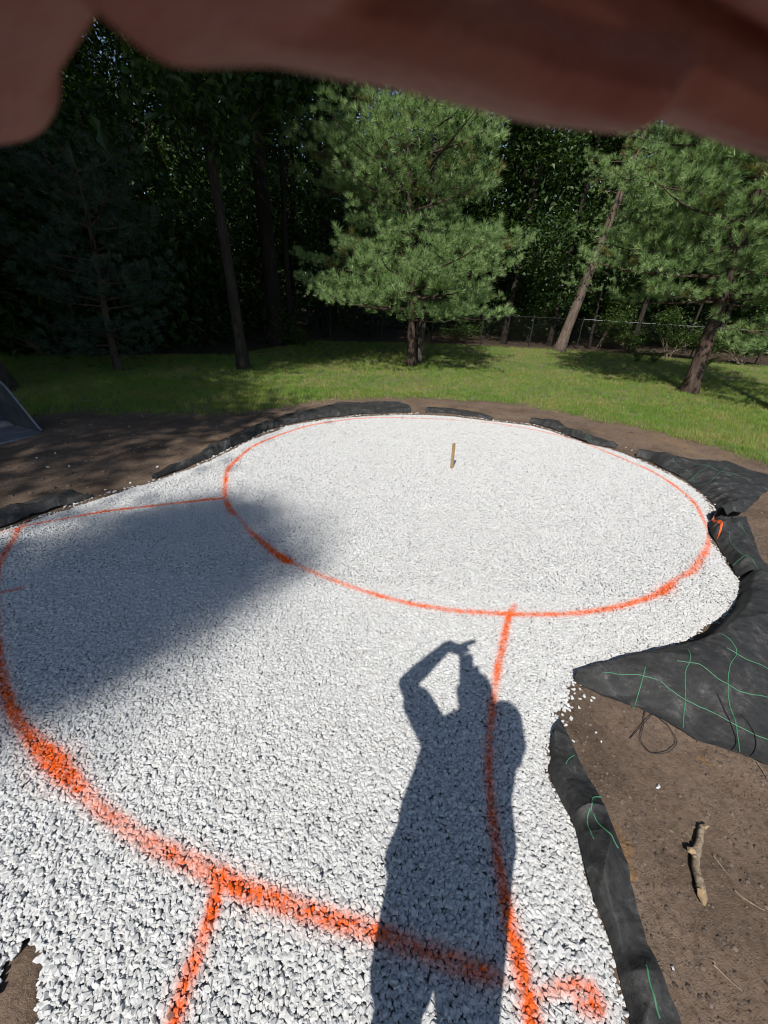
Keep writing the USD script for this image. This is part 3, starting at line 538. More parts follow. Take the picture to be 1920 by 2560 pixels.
# sandy patches in the soil
def patch(name, label, px, kind='structure'):
    poly = Polygon(gxy(px)).buffer(0.02)
    rr = np.random.default_rng(3); x0, y0, x1, y1 = poly.bounds
    p = rr.uniform([x0, y0], [x1, y1], (900, 2)); p = p[inside(poly, p)]; p = p[nz(p[:, 0], p[:, 1], 9, 33) > -0.04]
    d = shapely.distance(poly.exterior, shapely.points(p)); p = p[rr.random(len(p)) < sm(0, 0.05, d) + 0.15]
    k = len(p); s = np.clip(0.006 * (1 - rr.random(k)) ** -0.5, 0.006, 0.03)
    o = instancer(name, SAND, np.column_stack([p, soil_z(p[:, 0], p[:, 1]) + 0.05 * s]), qaxis([0, 0, 1], rr.uniform(0, 6.28, k)), np.stack([s, s, 0.6 * s], 1), rr.integers(0, 3, k)); tag(o, label, 'soil', kind='stuff')
SAND = []
for k in range(3):
    s_ = trimesh.creation.icosphere(1); s_.vertices *= (0.75 + 0.5 * rc.random((len(s_.vertices), 1))); s_.vertices *= [0.6, 0.5, 0.3]; SAND.append(proto(f'sand_{k}', s_, M['sand']))
patch('sand_crumbs', 'pale orange sandy crumbs in the soil below the large fabric', [(1518,1630),(1545,1640),(1580,1675),(1600,1692),(1570,1700),(1540,1685)])
patch('sand_crumbs', 'sandy orange crumbs beside the long fabric strip', [(1310,1765),(1335,1775),(1365,1830),(1372,1870),(1350,1880),(1330,1820)])

# ------------------------------------------------------------------ stake, broken branch, twigs, fallen leaves
b = G([(975.5, 1012)], lambda x, y: 0 * x)[0]; t = at_y([(981, 957.5)], b[1])[0]
up = (t - b) / np.linalg.norm(t - b); Ls = np.linalg.norm(t - b)
w_, d_ = 0.017, 0.009
prof = np.array([[-w_, -d_], [w_, -d_], [w_, d_], [-w_, d_]]); ch = 0.0018
pr = []
for i, (px_, py_) in enumerate(prof):
    sx, sy = np.sign(px_), np.sign(py_); a1, a2 = (px_ - sx * ch, py_), (px_, py_ - sy * ch); pr += ([a1, a2] if i in (1, 3) else [a2, a1])
pr = np.array(pr)
xa = np.cross([0, 1, 0], up); xa /= np.linalg.norm(xa); ya = np.cross(up, xa)
rot = math.radians(28); xa, ya = math.cos(rot) * xa + math.sin(rot) * ya, -math.sin(rot) * xa + math.cos(rot) * ya
lev = [(-0.15, 0.12), (-0.02, 1.0), (Ls * 0.5, 1.0), (Ls - 0.002, 1.0), (Ls, 0.9)]
V = np.vstack([pr @ np.stack([xa, ya]) * s_ + up * h for h, s_ in lev]); k = len(pr); F = []
for l in range(len(lev) - 1):
    for j in range(k): j2 = (j + 1) % k; F += [[l*k+j, l*k+j2, (l+1)*k+j2], [l*k+j, (l+1)*k+j2, (l+1)*k+j]]
for j in range(1, k - 1): F += [[0, j + 1, j], [(len(lev)-1)*k, (len(lev)-1)*k + j, (len(lev)-1)*k + j + 1]]
xst = thing('wooden_stake', 'small raw wooden stake standing upright inside the orange circle', 'stake', b)
obj('stake', (V, np.array(F)), M['wood'], xst)

sp = G([(1512, 1790), (1508, 1815), (1500, 1850), (1500, 1885), (1508, 1915), (1513, 1942)], soil_z)
sp = smoothpts(sp, 26); sp[:, 2] = soil_z(sp[:, 0], sp[:, 1]) + 0.016
rad = np.interp(np.linspace(0, 1, 26), [0, .06, .3, .42, .5, .75, .92, 1], [.009, .0110, .0120, .0155, .0125, .013, .0145, .010])
x = thing('broken_branch', 'short thick broken branch piece lying on the brown soil', 'branch', sp[13])
sp2, rad2 = resample(np.column_stack([sp, rad]), 70)[:, :3], None
rad2 = np.interp(np.linspace(0, 1, 70), np.linspace(0, 1, 26), rad)
sp2 = sp2 + 0.0009 * np.random.default_rng(6).normal(size=sp2.shape) * [1, 0.3, 0.6]
v = tube(sp2, rad2 * 0.9, 18, wob=0.022, seed=4)
vn = np.array(v.vertices); v.vertices = vn + (vn - sp[13]) * 0 + 0.004 * (np.stack([nz(vn[:, 0], vn[:, 1] + vn[:, 2], 90, 91 + i_, 2) for i_ in range(3)], 1))
obj('bark', v, M['stick_bark'], x, smooth=60, off=sp[13])
kn = sp[11] + np.array([-0.012, 0, 0.004]); obj('knot', tube([kn, kn + [-0.014, 0.002, 0.004], kn + [-0.022, -0.004, 0.006]], [0.012, 0.009, 0.003], 9, wob=0.12, seed=5), M['stick_wood'], x, off=sp[13])
k2 = sp[1] + np.array([0.008, 0, 0.006]); obj('stub', tube([k2, k2 + [0.012, 0.004, 0.006], k2 + [0.02, 0.004, 0.004]], [0.006, 0.004, 0.002], 7), M['stick_wood'], x, off=sp[13])
e = sp[-1]; dr = (sp[-1] - sp[-3]); dr /= np.linalg.norm(dr)
obj('torn_end', tube([e - dr * 0.012, e + dr * 0.002, e + dr * 0.022], [0.0155, 0.012, 0.004], 10, wob=0.18, seed=8), M['stick_wood'], x, off=sp[13])
tw = [([(1540,1850),(1558,1875),(1580,1900)], 'thin brown twig right of the broken branch, the upper one'), ([(1585,1925),(1610,1945),(1650,1968)], 'thin brown twig at the right picture edge below the broken branch'), ([(1480,1800),(1492,1815)], 'tiny twig just left of the broken branch\'s upper end'), ([(1540,2085),(1565,2110),(1600,2140)], 'dark curved twig low on the soil right of the near fabric'), ([(1635,1650),(1660,1690)], 'thin twig below the right end of the large fabric'), ([(1262,1795-60),(1280,1800-40)], 'short twig near the sandy crumbs')]
for L, lab in tw[:5]:
    q = smoothpts(G(L, soil_z), 14); q[:, 2] = soil_z(q[:, 0], q[:, 1]) + 0.006
    tag(obj('twig', tube(q, np.linspace(0.0028, 0.0014, 14), 6, wob=0.1), M['twig']), lab, 'twig')

def leaf_mesh(L=0.10, Wd=0.055, lobes=True, fold=0.25):
    xs_ = np.array([0, .12, .26, .38, .52, .64, .78, .9, 1.0]); ws = np.array([.04, .5, .28, .85, .45, 1.0, .5, .55, .0]) if lobes else np.array([.05, .5, .8, .95, 1.0, .92, .7, .35, 0])
    mid = np.stack([xs_ * L, 0 * xs_, -0.10 * L * (xs_ - 0.5) ** 2 * 4], 1)
    lft = mid + np.stack([0 * xs_ + 0.01, ws * Wd / 2, fold * ws * Wd / 2], 1); rgt = mid + np.stack([0 * xs_ + 0.01, -ws * Wd / 2, fold * ws * Wd / 2], 1)
    v = np.vstack([mid, lft, rgt]); n_ = len(xs_); f = []
    for i in range(n_ - 1):
        f += [[i, i + 1, n_ + i + 1], [i, n_ + i + 1, n_ + i], [i, 2*n_ + i + 1, i + 1], [i, 2*n_ + i, 2*n_ + i + 1]]
    return v, np.array(f)
lv, lf = leaf_mesh()
rl2 = np.random.default_rng(12)
for (px_, py_, lab) in [(1283, 878, 'curled brown leaf clump on the soil behind the circle, the left one'), (1290, 880, 'curled brown leaf clump on the soil behind the circle, the right one'), (1399, 894, 'single pale brown leaf on the soil before the lawn'), (663, 842, 'small tan leaf on the sunlit lawn left of the middle pine'), (735, 815, 'small brown leaf on the lawn at the shadow edge left of the middle pine'), (1345, 932, 'small tan leaf on the lawn edge right of the circle'), (1180, 815, 'small tan leaf on the lawn between the middle pine and the leaning pine')]:
    g = G([(px_ * 0.866 if False else px_, py_)], soil_z)[0]; ms = []
    for j in range(5 if 'clump' in lab else 1):
        R_ = trimesh.transformations.euler_matrix(*rl2.uniform(-0.7, 0.7, 2), rl2.uniform(0, 6)); mm = trimesh.Trimesh(lv * 1.2, lf, process=False); mm.apply_transform(R_); mm.apply_translation(g + [*rl2.uniform(-0.07, 0.07, 2), 0.03]); ms.append(mm)
    tag(obj('fallen_leaf', cat(ms), M['dead_leaf']), lab, 'fallen leaf')

# ------------------------------------------------------------------ loader bucket at the left edge
tip = G([(93, 933)], soil_z)[0]; bl = G([(0, 958)], soil_z)[0]
lip = (bl - tip); lip[2] = 0; lip /= np.linalg.norm(lip); inn = np.array([lip[1], -lip[0], 0.0]); inn = inn if inn[0] < 0 else -inn
Wb = 1.75
def bk(u, v, w): return tip + lip * u + inn * v + np.array([0, 0, w])        # along the lip, back into the bucket, up
pf = [(0.0, 0.0), (0.16, 0.012), (0.52, 0.02), (0.66, 0.07), (0.74, 0.18), (0.75, 0.34), (0.70, 0.52), (0.62, 0.62)]   # floor curving up into the back
xb = thing('loader_bucket', 'dark worn steel loader bucket resting on the soil at the left edge', 'loader bucket', tip)
def shell(pts, u0, u1, th):
    pts = np.array(pts); d = np.gradient(pts, axis=0); nn = np.stack([d[:, 1], -d[:, 0]], 1); nn /= np.linalg.norm(nn, axis=1, keepdims=True); out = pts + nn * th
    lo = np.vstack([pts, out[::-1]]); n_ = len(lo); V = np.array([bk(u, a, w) for u in (u0, u1) for a, w in lo]); F = []
    for j in range(n_): j2 = (j + 1) % n_; F += [[j, j2, n_ + j2], [j, n_ + j2, n_ + j]]
    k_ = len(pts)
    for s0 in (0, n_):
        for j in range(k_ - 1): q = [s0 + j, s0 + j + 1, s0 + n_ - 2 - j, s0 + n_ - 1 - j]; F += [[q[0], q[1], q[2]], [q[0], q[2], q[3]]]
    return V, np.array(F)
obj('floor_plate', shell(pf[1:4], 0.012, Wb - 0.012, 0.012), M['steel_edge'], xb, off=tip); obj('back_plate', shell(pf[3:], 0.012, Wb - 0.012, 0.012), M['steel'], xb, off=tip)
obj('cutting_edge', shell([(-0.03, -0.005), (0.15, 0.008)], -0.006, Wb + 0.006, 0.02), M['steel_edge'], xb, off=tip)
sidep = Polygon([(0.0, 0.0), (0.04, 0.04), (0.40, 0.50), (0.55, 0.62), (0.62, 0.62), (0.70, 0.52), (0.75, 0.34), (0.74, 0.18), (0.66, 0.07), (0.52, 0.02), (0.16, 0.012)])
for u in (0.0, Wb - 0.014):
    s_ = trimesh.creation.extrude_polygon(sidep, 0.014, engine='earcut'); vv = np.array(s_.vertices)
    s_.vertices = np.array([bk(u + c, a, w) for a, w, c in vv]); obj('side_plate', s_, M['steel'], xb, off=tip)
    e = [bk(u + 0.007, a, w) for a, w in [(0.01, 0.02), (0.05, 0.06), (0.40, 0.505), (0.55, 0.625), (0.62, 0.626)]]; obj('side_rim', tube(e, 0.013, 6), M['steel_edge'], xb, off=tip)
for u in (0.5, 1.2):
    s_ = trimesh.creation.extrude_polygon(Polygon([(0.76, 0.1), (0.98, 0.16), (1.0, 0.30), (0.78, 0.50)]), 0.03, engine='earcut'); vv = np.array(s_.vertices)
    s_.vertices = np.array([bk(u + c, a, w) for a, w, c in vv]); obj('hitch_bracket', s_, M['steel'], xb, off=tip)

# ------------------------------------------------------------------ grass
rgz = np.random.default_rng(17); GRP = []
for k in range(5):
    V, F = [], []
    for j in range(16):
        a, r = rgz.uniform(0, 6.28), 0.065 * math.sqrt(rgz.random()); b0 = np.array([r * math.cos(a), r * math.sin(a), 0]); h = rgz.uniform(0.035, 0.075); be = rgz.uniform(0, 6.28); l = h * rgz.uniform(0.2, 0.9); w = rgz.uniform(0.003, 0.005)
        dv = np.array([math.cos(be), math.sin(be), 0]); sd = np.array([-dv[1], dv[0], 0]) * w / 2; md = b0 + dv * l * 0.35 + [0, 0, h * 0.65]; tp = b0 + dv * l + [0, 0, h]
        i = len(V); V += [b0 - sd, b0 + sd, md - sd * 0.8, md + sd * 0.8, tp]; F += [[i, i+1, i+3], [i, i+3, i+2], [i+2, i+3, i+4]]
    GRP.append(proto(f'grass_{k}', (np.array(V), np.array(F)), M['grass']))
gp = []
for y0, y1, x0, x1, dens in [(4.5, 8.5, -9, 10, 270), (8.5, 12, -12, 14, 140), (12, 19, -15, 19, 75)]:
    c = int((y1 - y0) * (x1 - x0) * dens); gp.append(rgz.uniform([x0, y0], [x1, y1], (c, 2)))
gp = np.vstack(gp); q, f = px_of(np.column_stack([gp, np.zeros(len(gp))])); gp = gp[inside(LAWN.buffer(0.06), gp) & (f > 1) & (q[:, 0] > -60) & (q[:, 0] < 1720)]
dl = np.where(inside(LAWN, gp), 1, -1) * shapely.distance(LAWN.exterior, shapely.points(gp)); worn = np.exp(-((gp[:, 0] - G([(855, 822)])[0, 0]) / 0.55) ** 2 - ((gp[:, 1] - G([(855, 822)])[0, 1]) / 0.45) ** 2)
kp = (rgz.random(len(gp)) < sm(-0.06, 0.16, dl + 0.25 * nz(gp[:, 0], gp[:, 1], 3, 81))) & (rgz.random(len(gp)) > 0.75 * worn); gp = gp[kp]; k = len(gp)
o = instancer('grass', GRP, np.column_stack([gp, terrain(gp[:, 0], gp[:, 1]) - 0.008 - 0.03 * (1 - sm(-0.02, 0.3, dl[kp]))]), qaxis([0, 0, 1], rgz.uniform(0, 6.28, k)), rgz.uniform(0.75, 1.25, k), rgz.integers(0, 5, k)); tag(o, 'short green lawn grass', 'grass', kind='stuff')
print('grass', k)

# ------------------------------------------------------------------ trees
rt = np.random.default_rng(99)
def needle_tuft(rng, V, F, o, d, L, n=34, wid=0.0082, spread=0.78):
    d = d / np.linalg.norm(d)
    for _ in range(n):
        r = rng.normal(size=3); nd = d * rng.uniform(0.55, 1.0) + r / np.linalg.norm(r) * spread * rng.uniform(0.5, 1.0); nd /= np.linalg.norm(nd)
        l = L * rng.uniform(0.75, 1.1); sd = np.cross(nd, rng.normal(size=3)); sd *= wid / 2 / np.linalg.norm(sd); b0 = o - d * rng.uniform(0, 0.06)
        i = len(V); V += [b0 - sd, b0 + sd, b0 + nd * l - [0, 0, 0.012 * rng.random()]]; F += [[i, i+1, i+2]]
def spray(rng, n_side, L=0.62):
    """one side shoot of a white pine: a stem with starry needle tufts along it and at the tips of its twigs"""
    V, F, tw = [], [], []
    st = np.array([[0, 0, 0], [L * 0.5, 0, -0.01], [L * 0.85, 0, 0.03], [L, 0, 0.07]]); tw.append(tube(st, [0.006, 0.005, 0.004, 0.003], 4))
    needle_tuft(rng, V, F, st[-1], np.array([1, 0, 0.5]), 0.175, 52)
    for k in range(n_side):
        t = 0.25 + 0.6 * (k + rng.random()) / n_side; sg = 1 if k % 2 else -1; a = rng.uniform(0.5, 1.0) * sg; l = rng.uniform(0.18, 0.32) * (1.2 - 0.5 * t)
        b0 = np.array([L * t, 0, 0.0]); e = b0 + np.array([math.cos(a) * l, math.sin(a) * l, rng.uniform(0.0, 0.10)]); tw.append(tube([b0, (b0 + e) / 2 + [0, 0, -0.008], e], [0.004, 0.0035, 0.003], 4))
        needle_tuft(rng, V, F, e, (e - b0) / l + [0, 0, 0.6], 0.165, 48)
    return (np.array(V), np.array(F)), cat(tw)
SPR, SPT, SPD, SPK = [], [], [], []
for k in range(5):
    nm, tm = spray(rt, 4); tn = np.repeat(np.repeat(rt.random(len(nm[1]) // 48 + 2), 48)[:len(nm[1])], 3)[:len(nm[0])]; SPR.append(proto(f'needle_spray_{k}', nm, M['needle'], tone=tn)); pass
    SPK.append(proto(f'dark_spray_{k}', nm, M['shaded_needle'], tone=tn))
    SPD.append(proto(f'dry_spray_{k}', nm, M['needle_dry'], tone=tn))
def taper_trunk(base, top, r0, r1, n=24, seed=0, wig=0.06, flare=1.5, seg=14):
    rng = np.random.default_rng(seed); t = np.linspace(0, 1, n); p = base[None] * (1 - t[:, None]) + top[None] * t[:, None]
    ph = rng.uniform(0, 6.28, 4); p[:, 0] += wig * (np.sin(t * 5 + ph[0]) - math.sin(ph[0])) * t ** 0.5; p[:, 1] += wig * (np.sin(t * 4 + ph[1]) - math.sin(ph[1])) * t ** 0.5
    r = r0 + (r1 - r0) * t; h = np.linalg.norm(top - base) * t; r = r * (1 + (flare - 1) * np.exp(-h / 0.25)); p[0, 2] -= 0.12
    return p, r, tube(p, r, seg, wob=0.035, seed=seed)
def pine(label, base, top, r0, z0, Rf, seed, gap=0.5, per=6, sparse=1.0, dry=0.06, group=None, mask=None, rise=0.18, spx=1.0):
    rng = np.random.default_rng(seed); base = np.asarray(base, float); top = np.asarray(top, float); Ht = top[2] - base[2]
    x = thing('pine_tree', label, 'pine tree', base, group=group)
    tp, tr, tm = taper_trunk(base, top, r0, 0.02, 30, seed, wig=0.05); obj('trunk', tm, M['pine_bark'] if mask != 'pale' else M['pale_bark'], x, smooth=True, off=base)
    br, P, D, Sc = [], [], [], []
    z = base[2] + z0; az0 = rng.uniform(0, 6.28)
    while z < top[2] - 0.15:
        t = (z - base[2]) / Ht; c = np.array([np.interp(z, tp[:, 2], tp[:, i]) for i in range(3)]); nb = per if t < 0.8 else max(3, per - 2); az0 += rng.uniform(0.3, 1.0)
        for k in range(nb):
            a = az0 + 6.283 * k / nb + rng.normal(0, 0.22); zz = z + rng.uniform(-0.12, 0.12); L = Rf(zz - base[2], a) * rng.uniform(0.72, 1.06)
            if L < 0.12 or rng.random() > sparse: continue
            el = rise * (0.4 + 1.6 * t) + rng.normal(0, 0.07); n_ = 9; u = np.linspace(0, 1, n_); hd = np.array([math.cos(a), math.sin(a), 0]); sd = np.array([-hd[1], hd[0], 0])
            cv = c + [0, 0, zz - z] + hd * (u * L)[:, None] + sd * (0.08 * L * np.sin(u * 3 + rng.uniform(0, 6)))[:, None] * u[:, None]; cv[:, 2] += L * (math.tan(el) * u - 0.20 * u * u * (1 - t) + 0.16 * u ** 4)
            br.append(tube(cv, np.linspace(0.008 + 0.012 * L, 0.005, n_), 5))
            s = max(0.18, 0.18 * L); side = 1
            while s < L:
                i = s / L * (n_ - 1); p = np.array([np.interp(i, np.arange(n_), cv[:, q]) for q in range(3)]); side *= -1
                ln = min(0.95, 0.28 + 0.42 * (L - s)) * rng.uniform(0.75, 1.15); an = side * rng.uniform(0.6, 1.05); d = hd * math.cos(an) + sd * math.sin(an); d[2] += 0.12 + 0.2 * rng.random()
                m_ = 1 if ln < 0.65 else 2
                for q in range(m_): P.append(p + d * q * 0.38 * ln / 0.62 * spx); D.append(d + rng.normal(0, 0.12, 3)); Sc.append(ln / 0.62 * (1.0 if m_ == 1 else 0.72))
                s += 0.13 + 0.06 * rng.random()
            P.append(cv[-2]); D.append(cv[-1] - cv[-2] + [0, 0, 0.02]); Sc.append(rng.uniform(0.75, 1.0))
        z += gap * rng.uniform(0.8, 1.2) * (1.0 if t < 0.6 else 0.8)
    obj('branches', cat(br), M['pine_bark'], x, off=base, kind='stuff')
    P, D, Sc = np.array(P), np.array(D), np.clip(np.array(Sc), 0.45, 1.35); k = len(P); q = qmul(qfromx(D), qaxis([1, 0, 0], rng.normal(0, 0.3, k))); i5 = rng.integers(0, 5, k)
    isd = rng.random(k) < dry
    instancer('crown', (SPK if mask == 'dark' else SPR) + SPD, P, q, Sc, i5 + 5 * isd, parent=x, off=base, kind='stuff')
    print(label[:30], k, 'sprays'); return x
def gb(px_, py_, dz=0.0): return G([(px_, py_)])[0] + [0, 0, dz]

pb = gb(889, 789)
def R_mid(z, a):
    tier = 1 - 0.72 * math.exp(-((z - 3.05 - 0.25 * math.cos(a)) / 0.32) ** 2) - 0.6 * math.exp(-((z - 5.1) / 0.32) ** 2) - 0.5 * math.exp(-((z - 6.8) / 0.3) ** 2) + 0.08 * math.sin(3 * a + z); return tier * np.interp(z, [0.9, 1.3, 2.4, 3.6, 4.6, 5.6, 6.8, 8.2, 10.0], [1.7, 2.9, 3.1, 2.8, 2.8, 2.4, 1.7, 1.05, 0.3])
pine('full green white pine standing alone at the middle of the lawn', pb, pb + [-0.9, 0.2, 10.2], 0.115, 1.25, R_mid, 11, gap=0.46, per=7)
qb = pb + [0.22, 0.55, 0.02]
xq = thing('tree_trunk', 'second dark trunk standing close behind the middle pine', 'tree trunk', qb); obj('trunk', taper_trunk(qb, qb + [0.1, 0.3, 5.0], 0.10, 0.07, seed=3)[2], M['oak_bark'], xq, smooth=True, off=qb)
rb = gb(1487, 848)
rtop = at_y([(1548, 655)], rb[1] + 0.1)[0]; dirn = (rtop - rb) / (rtop[2] - rb[2])
def R_right(z, a):
    dx = math.cos(a); lop = 1.0 + 0.35 * max(0, -dx) - 0.15 * max(0, dx); return lop * np.interp(z, [1.6, 2.1, 3.0, 4.5, 6.0, 7.5, 8.3], [1.2, 2.0, 2.4, 2.3, 2.0, 1.2, 0.3])
pine('leaning white pine with bare reddish lower trunk at the right of the lawn', rb, rb + dirn * 2.4 + np.array([0.15, 0.1, 6.2]), 0.155, 2.0, R_right, 12, gap=0.42, per=7, rise=0.05)
lb = gb(1207, 758); lt1 = at_y([(1330, 440)], lb[1] + 0.3)[0]; ld = (lt1 - lb) / (lt1[2] - lb[2])
def R_lean(z, a): return np.interp(z, [2.0, 3.0, 5.0, 8.0, 11], [0.7, 0.8, 1.0, 2.4, 1.2])
pine('strongly leaning pale-barked pine with short foliage tufts, behind the lawn', lb, lb + ld * 12.0, 0.20, 2.2, R_lean, 13, gap=0.6, per=5, sparse=0.55, mask='pale')
eb = np.array([8.0, 8.55, float(terrain(0, 8.55))])
def R_edge(z, a): return np.interp(z, [0.9, 1.3, 1.75, 2.0, 2.7, 3.2, 5.0, 7.0, 8.5], [1.3, 1.5, 1.3, 0.5, 0.5, 1.3, 1.3, 1.0, 0.4])
pine('white pine at the right picture edge with a low fresh green bough', eb, eb + [0.5, 0.1, 8.6], 0.13, 0.95, R_edge, 14, gap=0.45, per=6)
db = gb(255, 800)
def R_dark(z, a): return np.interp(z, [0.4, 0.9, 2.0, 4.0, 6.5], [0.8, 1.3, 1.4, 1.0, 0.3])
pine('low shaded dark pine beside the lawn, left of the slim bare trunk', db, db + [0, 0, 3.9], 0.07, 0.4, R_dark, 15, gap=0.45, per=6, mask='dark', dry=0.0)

# leafy trees
def clump(rng, n, spread, leaf, flat=0.5):
    lv_, lf_ = leaf; V, F = [], []
    for k in range(n):
        p = rng.normal(0, spread, 3) * [1, 1, 0.6]; R_ = trimesh.transformations.euler_matrix(*rng.normal(0, flat, 2), rng.uniform(0, 6.28))[:3, :3]; s = rng.uniform(0.7, 1.25)
        F.append(lf_ + k * len(lv_)); V.append((lv_ * s) @ R_.T + p)
    return np.vstack(V), np.vstack(F), np.repeat(rng.random(n), len(lv_))
def small_leaf(L, Wd):
    v = np.array([[0, 0, 0], [0.45 * L, Wd / 2, 0.1 * L], [L, 0, -0.06 * L], [0.45 * L, -Wd / 2, 0.1 * L]]); return v, np.array([[0, 2, 1], [0, 3, 2]])
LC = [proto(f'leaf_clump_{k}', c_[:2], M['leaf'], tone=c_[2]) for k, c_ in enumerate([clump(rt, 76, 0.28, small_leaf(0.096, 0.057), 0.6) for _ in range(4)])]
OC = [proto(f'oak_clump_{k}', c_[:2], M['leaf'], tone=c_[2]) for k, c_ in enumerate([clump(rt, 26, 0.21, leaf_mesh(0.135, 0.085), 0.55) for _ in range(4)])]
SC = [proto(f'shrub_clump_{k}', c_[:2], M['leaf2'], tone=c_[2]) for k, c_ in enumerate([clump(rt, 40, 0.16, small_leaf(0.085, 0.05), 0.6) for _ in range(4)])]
def leafy(name, label, base, h, r0, crown, seed, lean=(0, 0), cl=None, limbs=9, group=None, catg='tree', bark='oak_bark', seg=10, sc=(0.9, 1.6), crown_top=True):
    """crown: list of clump positions in world space"""
    rng = np.random.default_rng(seed); base = np.asarray(base, float); top = base + [lean[0], lean[1], h]
    x = thing(name, label, catg, base, group=group)
    tp, tr, tm = taper_trunk(base, top, r0, r0 * 0.3, 18, seed, wig=0.10, seg=seg); obj('trunk', tm, M[bark], x, smooth=True, off=base)
    C = np.asarray(crown, float)
    if len(C):
        if limbs:
            L = []
            for i in rng.choice(len(C), min(limbs, len(C)), replace=False):
                e = C[i]; zc = np.clip(e[2] - 0.6 * np.hypot(*(e[:2] - base[:2])) - 0.3, base[2] + 0.25 * h, base[2] + 0.95 * h); s0 = np.array([np.interp(zc, tp[:, 2], tp[:, q]) for q in range(3)]); md = (s0 + e) / 2 + [0, 0, 0.12 * np.linalg.norm(e - s0)]
                u = np.linspace(0, 1, 7)[:, None]; cv = s0 * (1 - u) ** 2 + 2 * md * u * (1 - u) + e * u * u; cv += rng.normal(0, 0.03, cv.shape); L.append(tube(cv, np.linspace(max(0.02, 0.3 * r0), 0.01, 7), 5))
            obj('limbs', cat(L), M[bark], x, off=base, kind='stuff')
        k = len(C); pr = cl or LC
        instancer('crown', pr, C, qmul(qaxis([0, 0, 1], rng.uniform(0, 6.28, k)), qaxis([1, 0, 0], rng.normal(0, 0.3, k))), rng.uniform(*sc, k), rng.integers(0, len(pr), k), parent=x, off=base, kind='stuff')
    return x
def ell(rng, c, r, n, hollow=0.35):
    """clump places in lobes spread through an uneven crown"""
    nl = max(4, n // 22); d = rng.normal(size=(nl, 3)); d /= np.linalg.norm(d, axis=1, keepdims=True); lob = d * (hollow + (1 - hollow) * rng.random((nl, 1)) ** 0.5)
    p = lob[rng.integers(0, nl, n)] + rng.normal(0, 0.2, (n, 3)); return np.asarray(c) + p * np.asarray(r)

# shade trees behind and left of the photographer (their crowns throw the shade on the left of the pad and the lawn)
def lifted(rng, px_poly, n, h0, h1, extra=None, thin=0):
    poly = Polygon(gxy(px_poly)) if px_poly is not None else extra; x0, y0, x1, y1 = poly.bounds; p = rng.uniform([x0, y0], [x1, y1], (n * 6, 2)); p = p[inside(poly, p)]
    p = p[nz(p[:, 0], p[:, 1], thin, 19) > rng.uniform(-0.30, 0.06, len(p))] if thin else p; p = p[:n]; hgt = rng.uniform(h0, h1, len(p)); return np.column_stack([p, terrain(p[:, 0], p[:, 1])]) + hgt[:, None] * SUN / SUN[2]
r5 = np.random.default_rng(55)
S2a = [(130,1205),(210,1175),(300,1160),(340,1125),(450,1100),(500,1105),(470,1130),(430,1160),(460,1190),(510,1205),(520,1235),(505,1255),(430,1285),(330,1345),(240,1410),(160,1470),(105,1490),(55,1450),(10,1380),(-100,1340),(-150,1290),(-40,1240)]
S2b = [(505,1120),(560,1130),(630,1135),(660,1160),(620,1180),(560,1175)]
S2c = [(530,1195),(590,1190),(560,1225),(535,1240)]
c1 = np.vstack([lifted(r5, S2a, 165, 14.0, 21.0, thin=1.7), lifted(r5, S2b, 4, 15, 20), lifted(r5, S2c, 8, 15, 20)])
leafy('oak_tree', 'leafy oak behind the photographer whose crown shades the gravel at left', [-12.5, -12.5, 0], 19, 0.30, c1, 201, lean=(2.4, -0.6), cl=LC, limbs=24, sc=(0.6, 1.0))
S1a = [(-300,1010),(0,985),(150,955),(270,935),(430,915),(560,900),(600,868),(545,872),(470,880),(420,872),(470,850),(545,850),(500,832),(465,815),(530,800),(600,797),(700,780),(830,748),(600,742),(0,742),(-500,742)]
S1b = [(-300,1100),(0,1085),(120,1060),(230,1030),(330,1000),(300,975),(400,960),(470,930),(250,935),(-300,1000)]
c2 = lifted(r5, S1a, 900, 9.5, 15.0); c3 = lifted(r5, S1b, 16, 10, 13)
far = Polygon([(-22, 12), (-2.0, 12.5), (0.5, 15.5), (0.5, 20), (-22, 20)]); c4 = lifted(r5, None, 620, 9.5, 15.0, extra=far)
p5 = r5.uniform([-15, 4.5], [-1.8, 17], (1500, 2)); p5 = p5[(p5[:, 0] < -4.2) | (p5[:, 1] > 9.5)]; z5 = r5.uniform(8.0, 12.5, len(p5)); p5 = np.column_stack([p5, z5]); q5, f5 = px_of(p5); p5 = p5[(f5 < 0.3) | (q5[:, 1] < 20) | (q5[:, 0] < -60)][:420]  # p5: unseen overhead canopy, added to cut sky light on left lawn and wood
p6 = np.column_stack([r5.uniform(-13, -6.4, 150), r5.uniform(-2, 6, 150), r5.uniform(7.5, 11, 150)])  # p6: unseen leaf clumps added to darken the left lawn further
allc = np.vstack([c2, c3, c4]); tb = np.array([[-9.5, -2.0], [-12.5, 1.5], [-9.0, 4.0], [-16, -1]])
own = np.argmin(np.hypot(allc[:, None, 0] - tb[None, :, 0] - 1.5, allc[:, None, 1] - tb[None, :, 1]), 1)
for k in range(4):
    leafy('maple_tree', ['tall leafy maple left of the pad, nearest the photographer', 'tall leafy maple left of the pad, beyond the loader bucket', 'tall leafy maple beside the left lawn edge, shading the lawn', 'tall leafy maple standing farthest left of the pad'][k], [*tb[k], 0], 12.5, 0.26, np.vstack([allc[own == k], p5]) if k == 2 else np.vstack([allc[own == k], p6]) if k == 1 else allc[own == k], 210 + k, lean=(0.6, 0.4), cl=LC, limbs=40, sc=(1.25, 2.0))

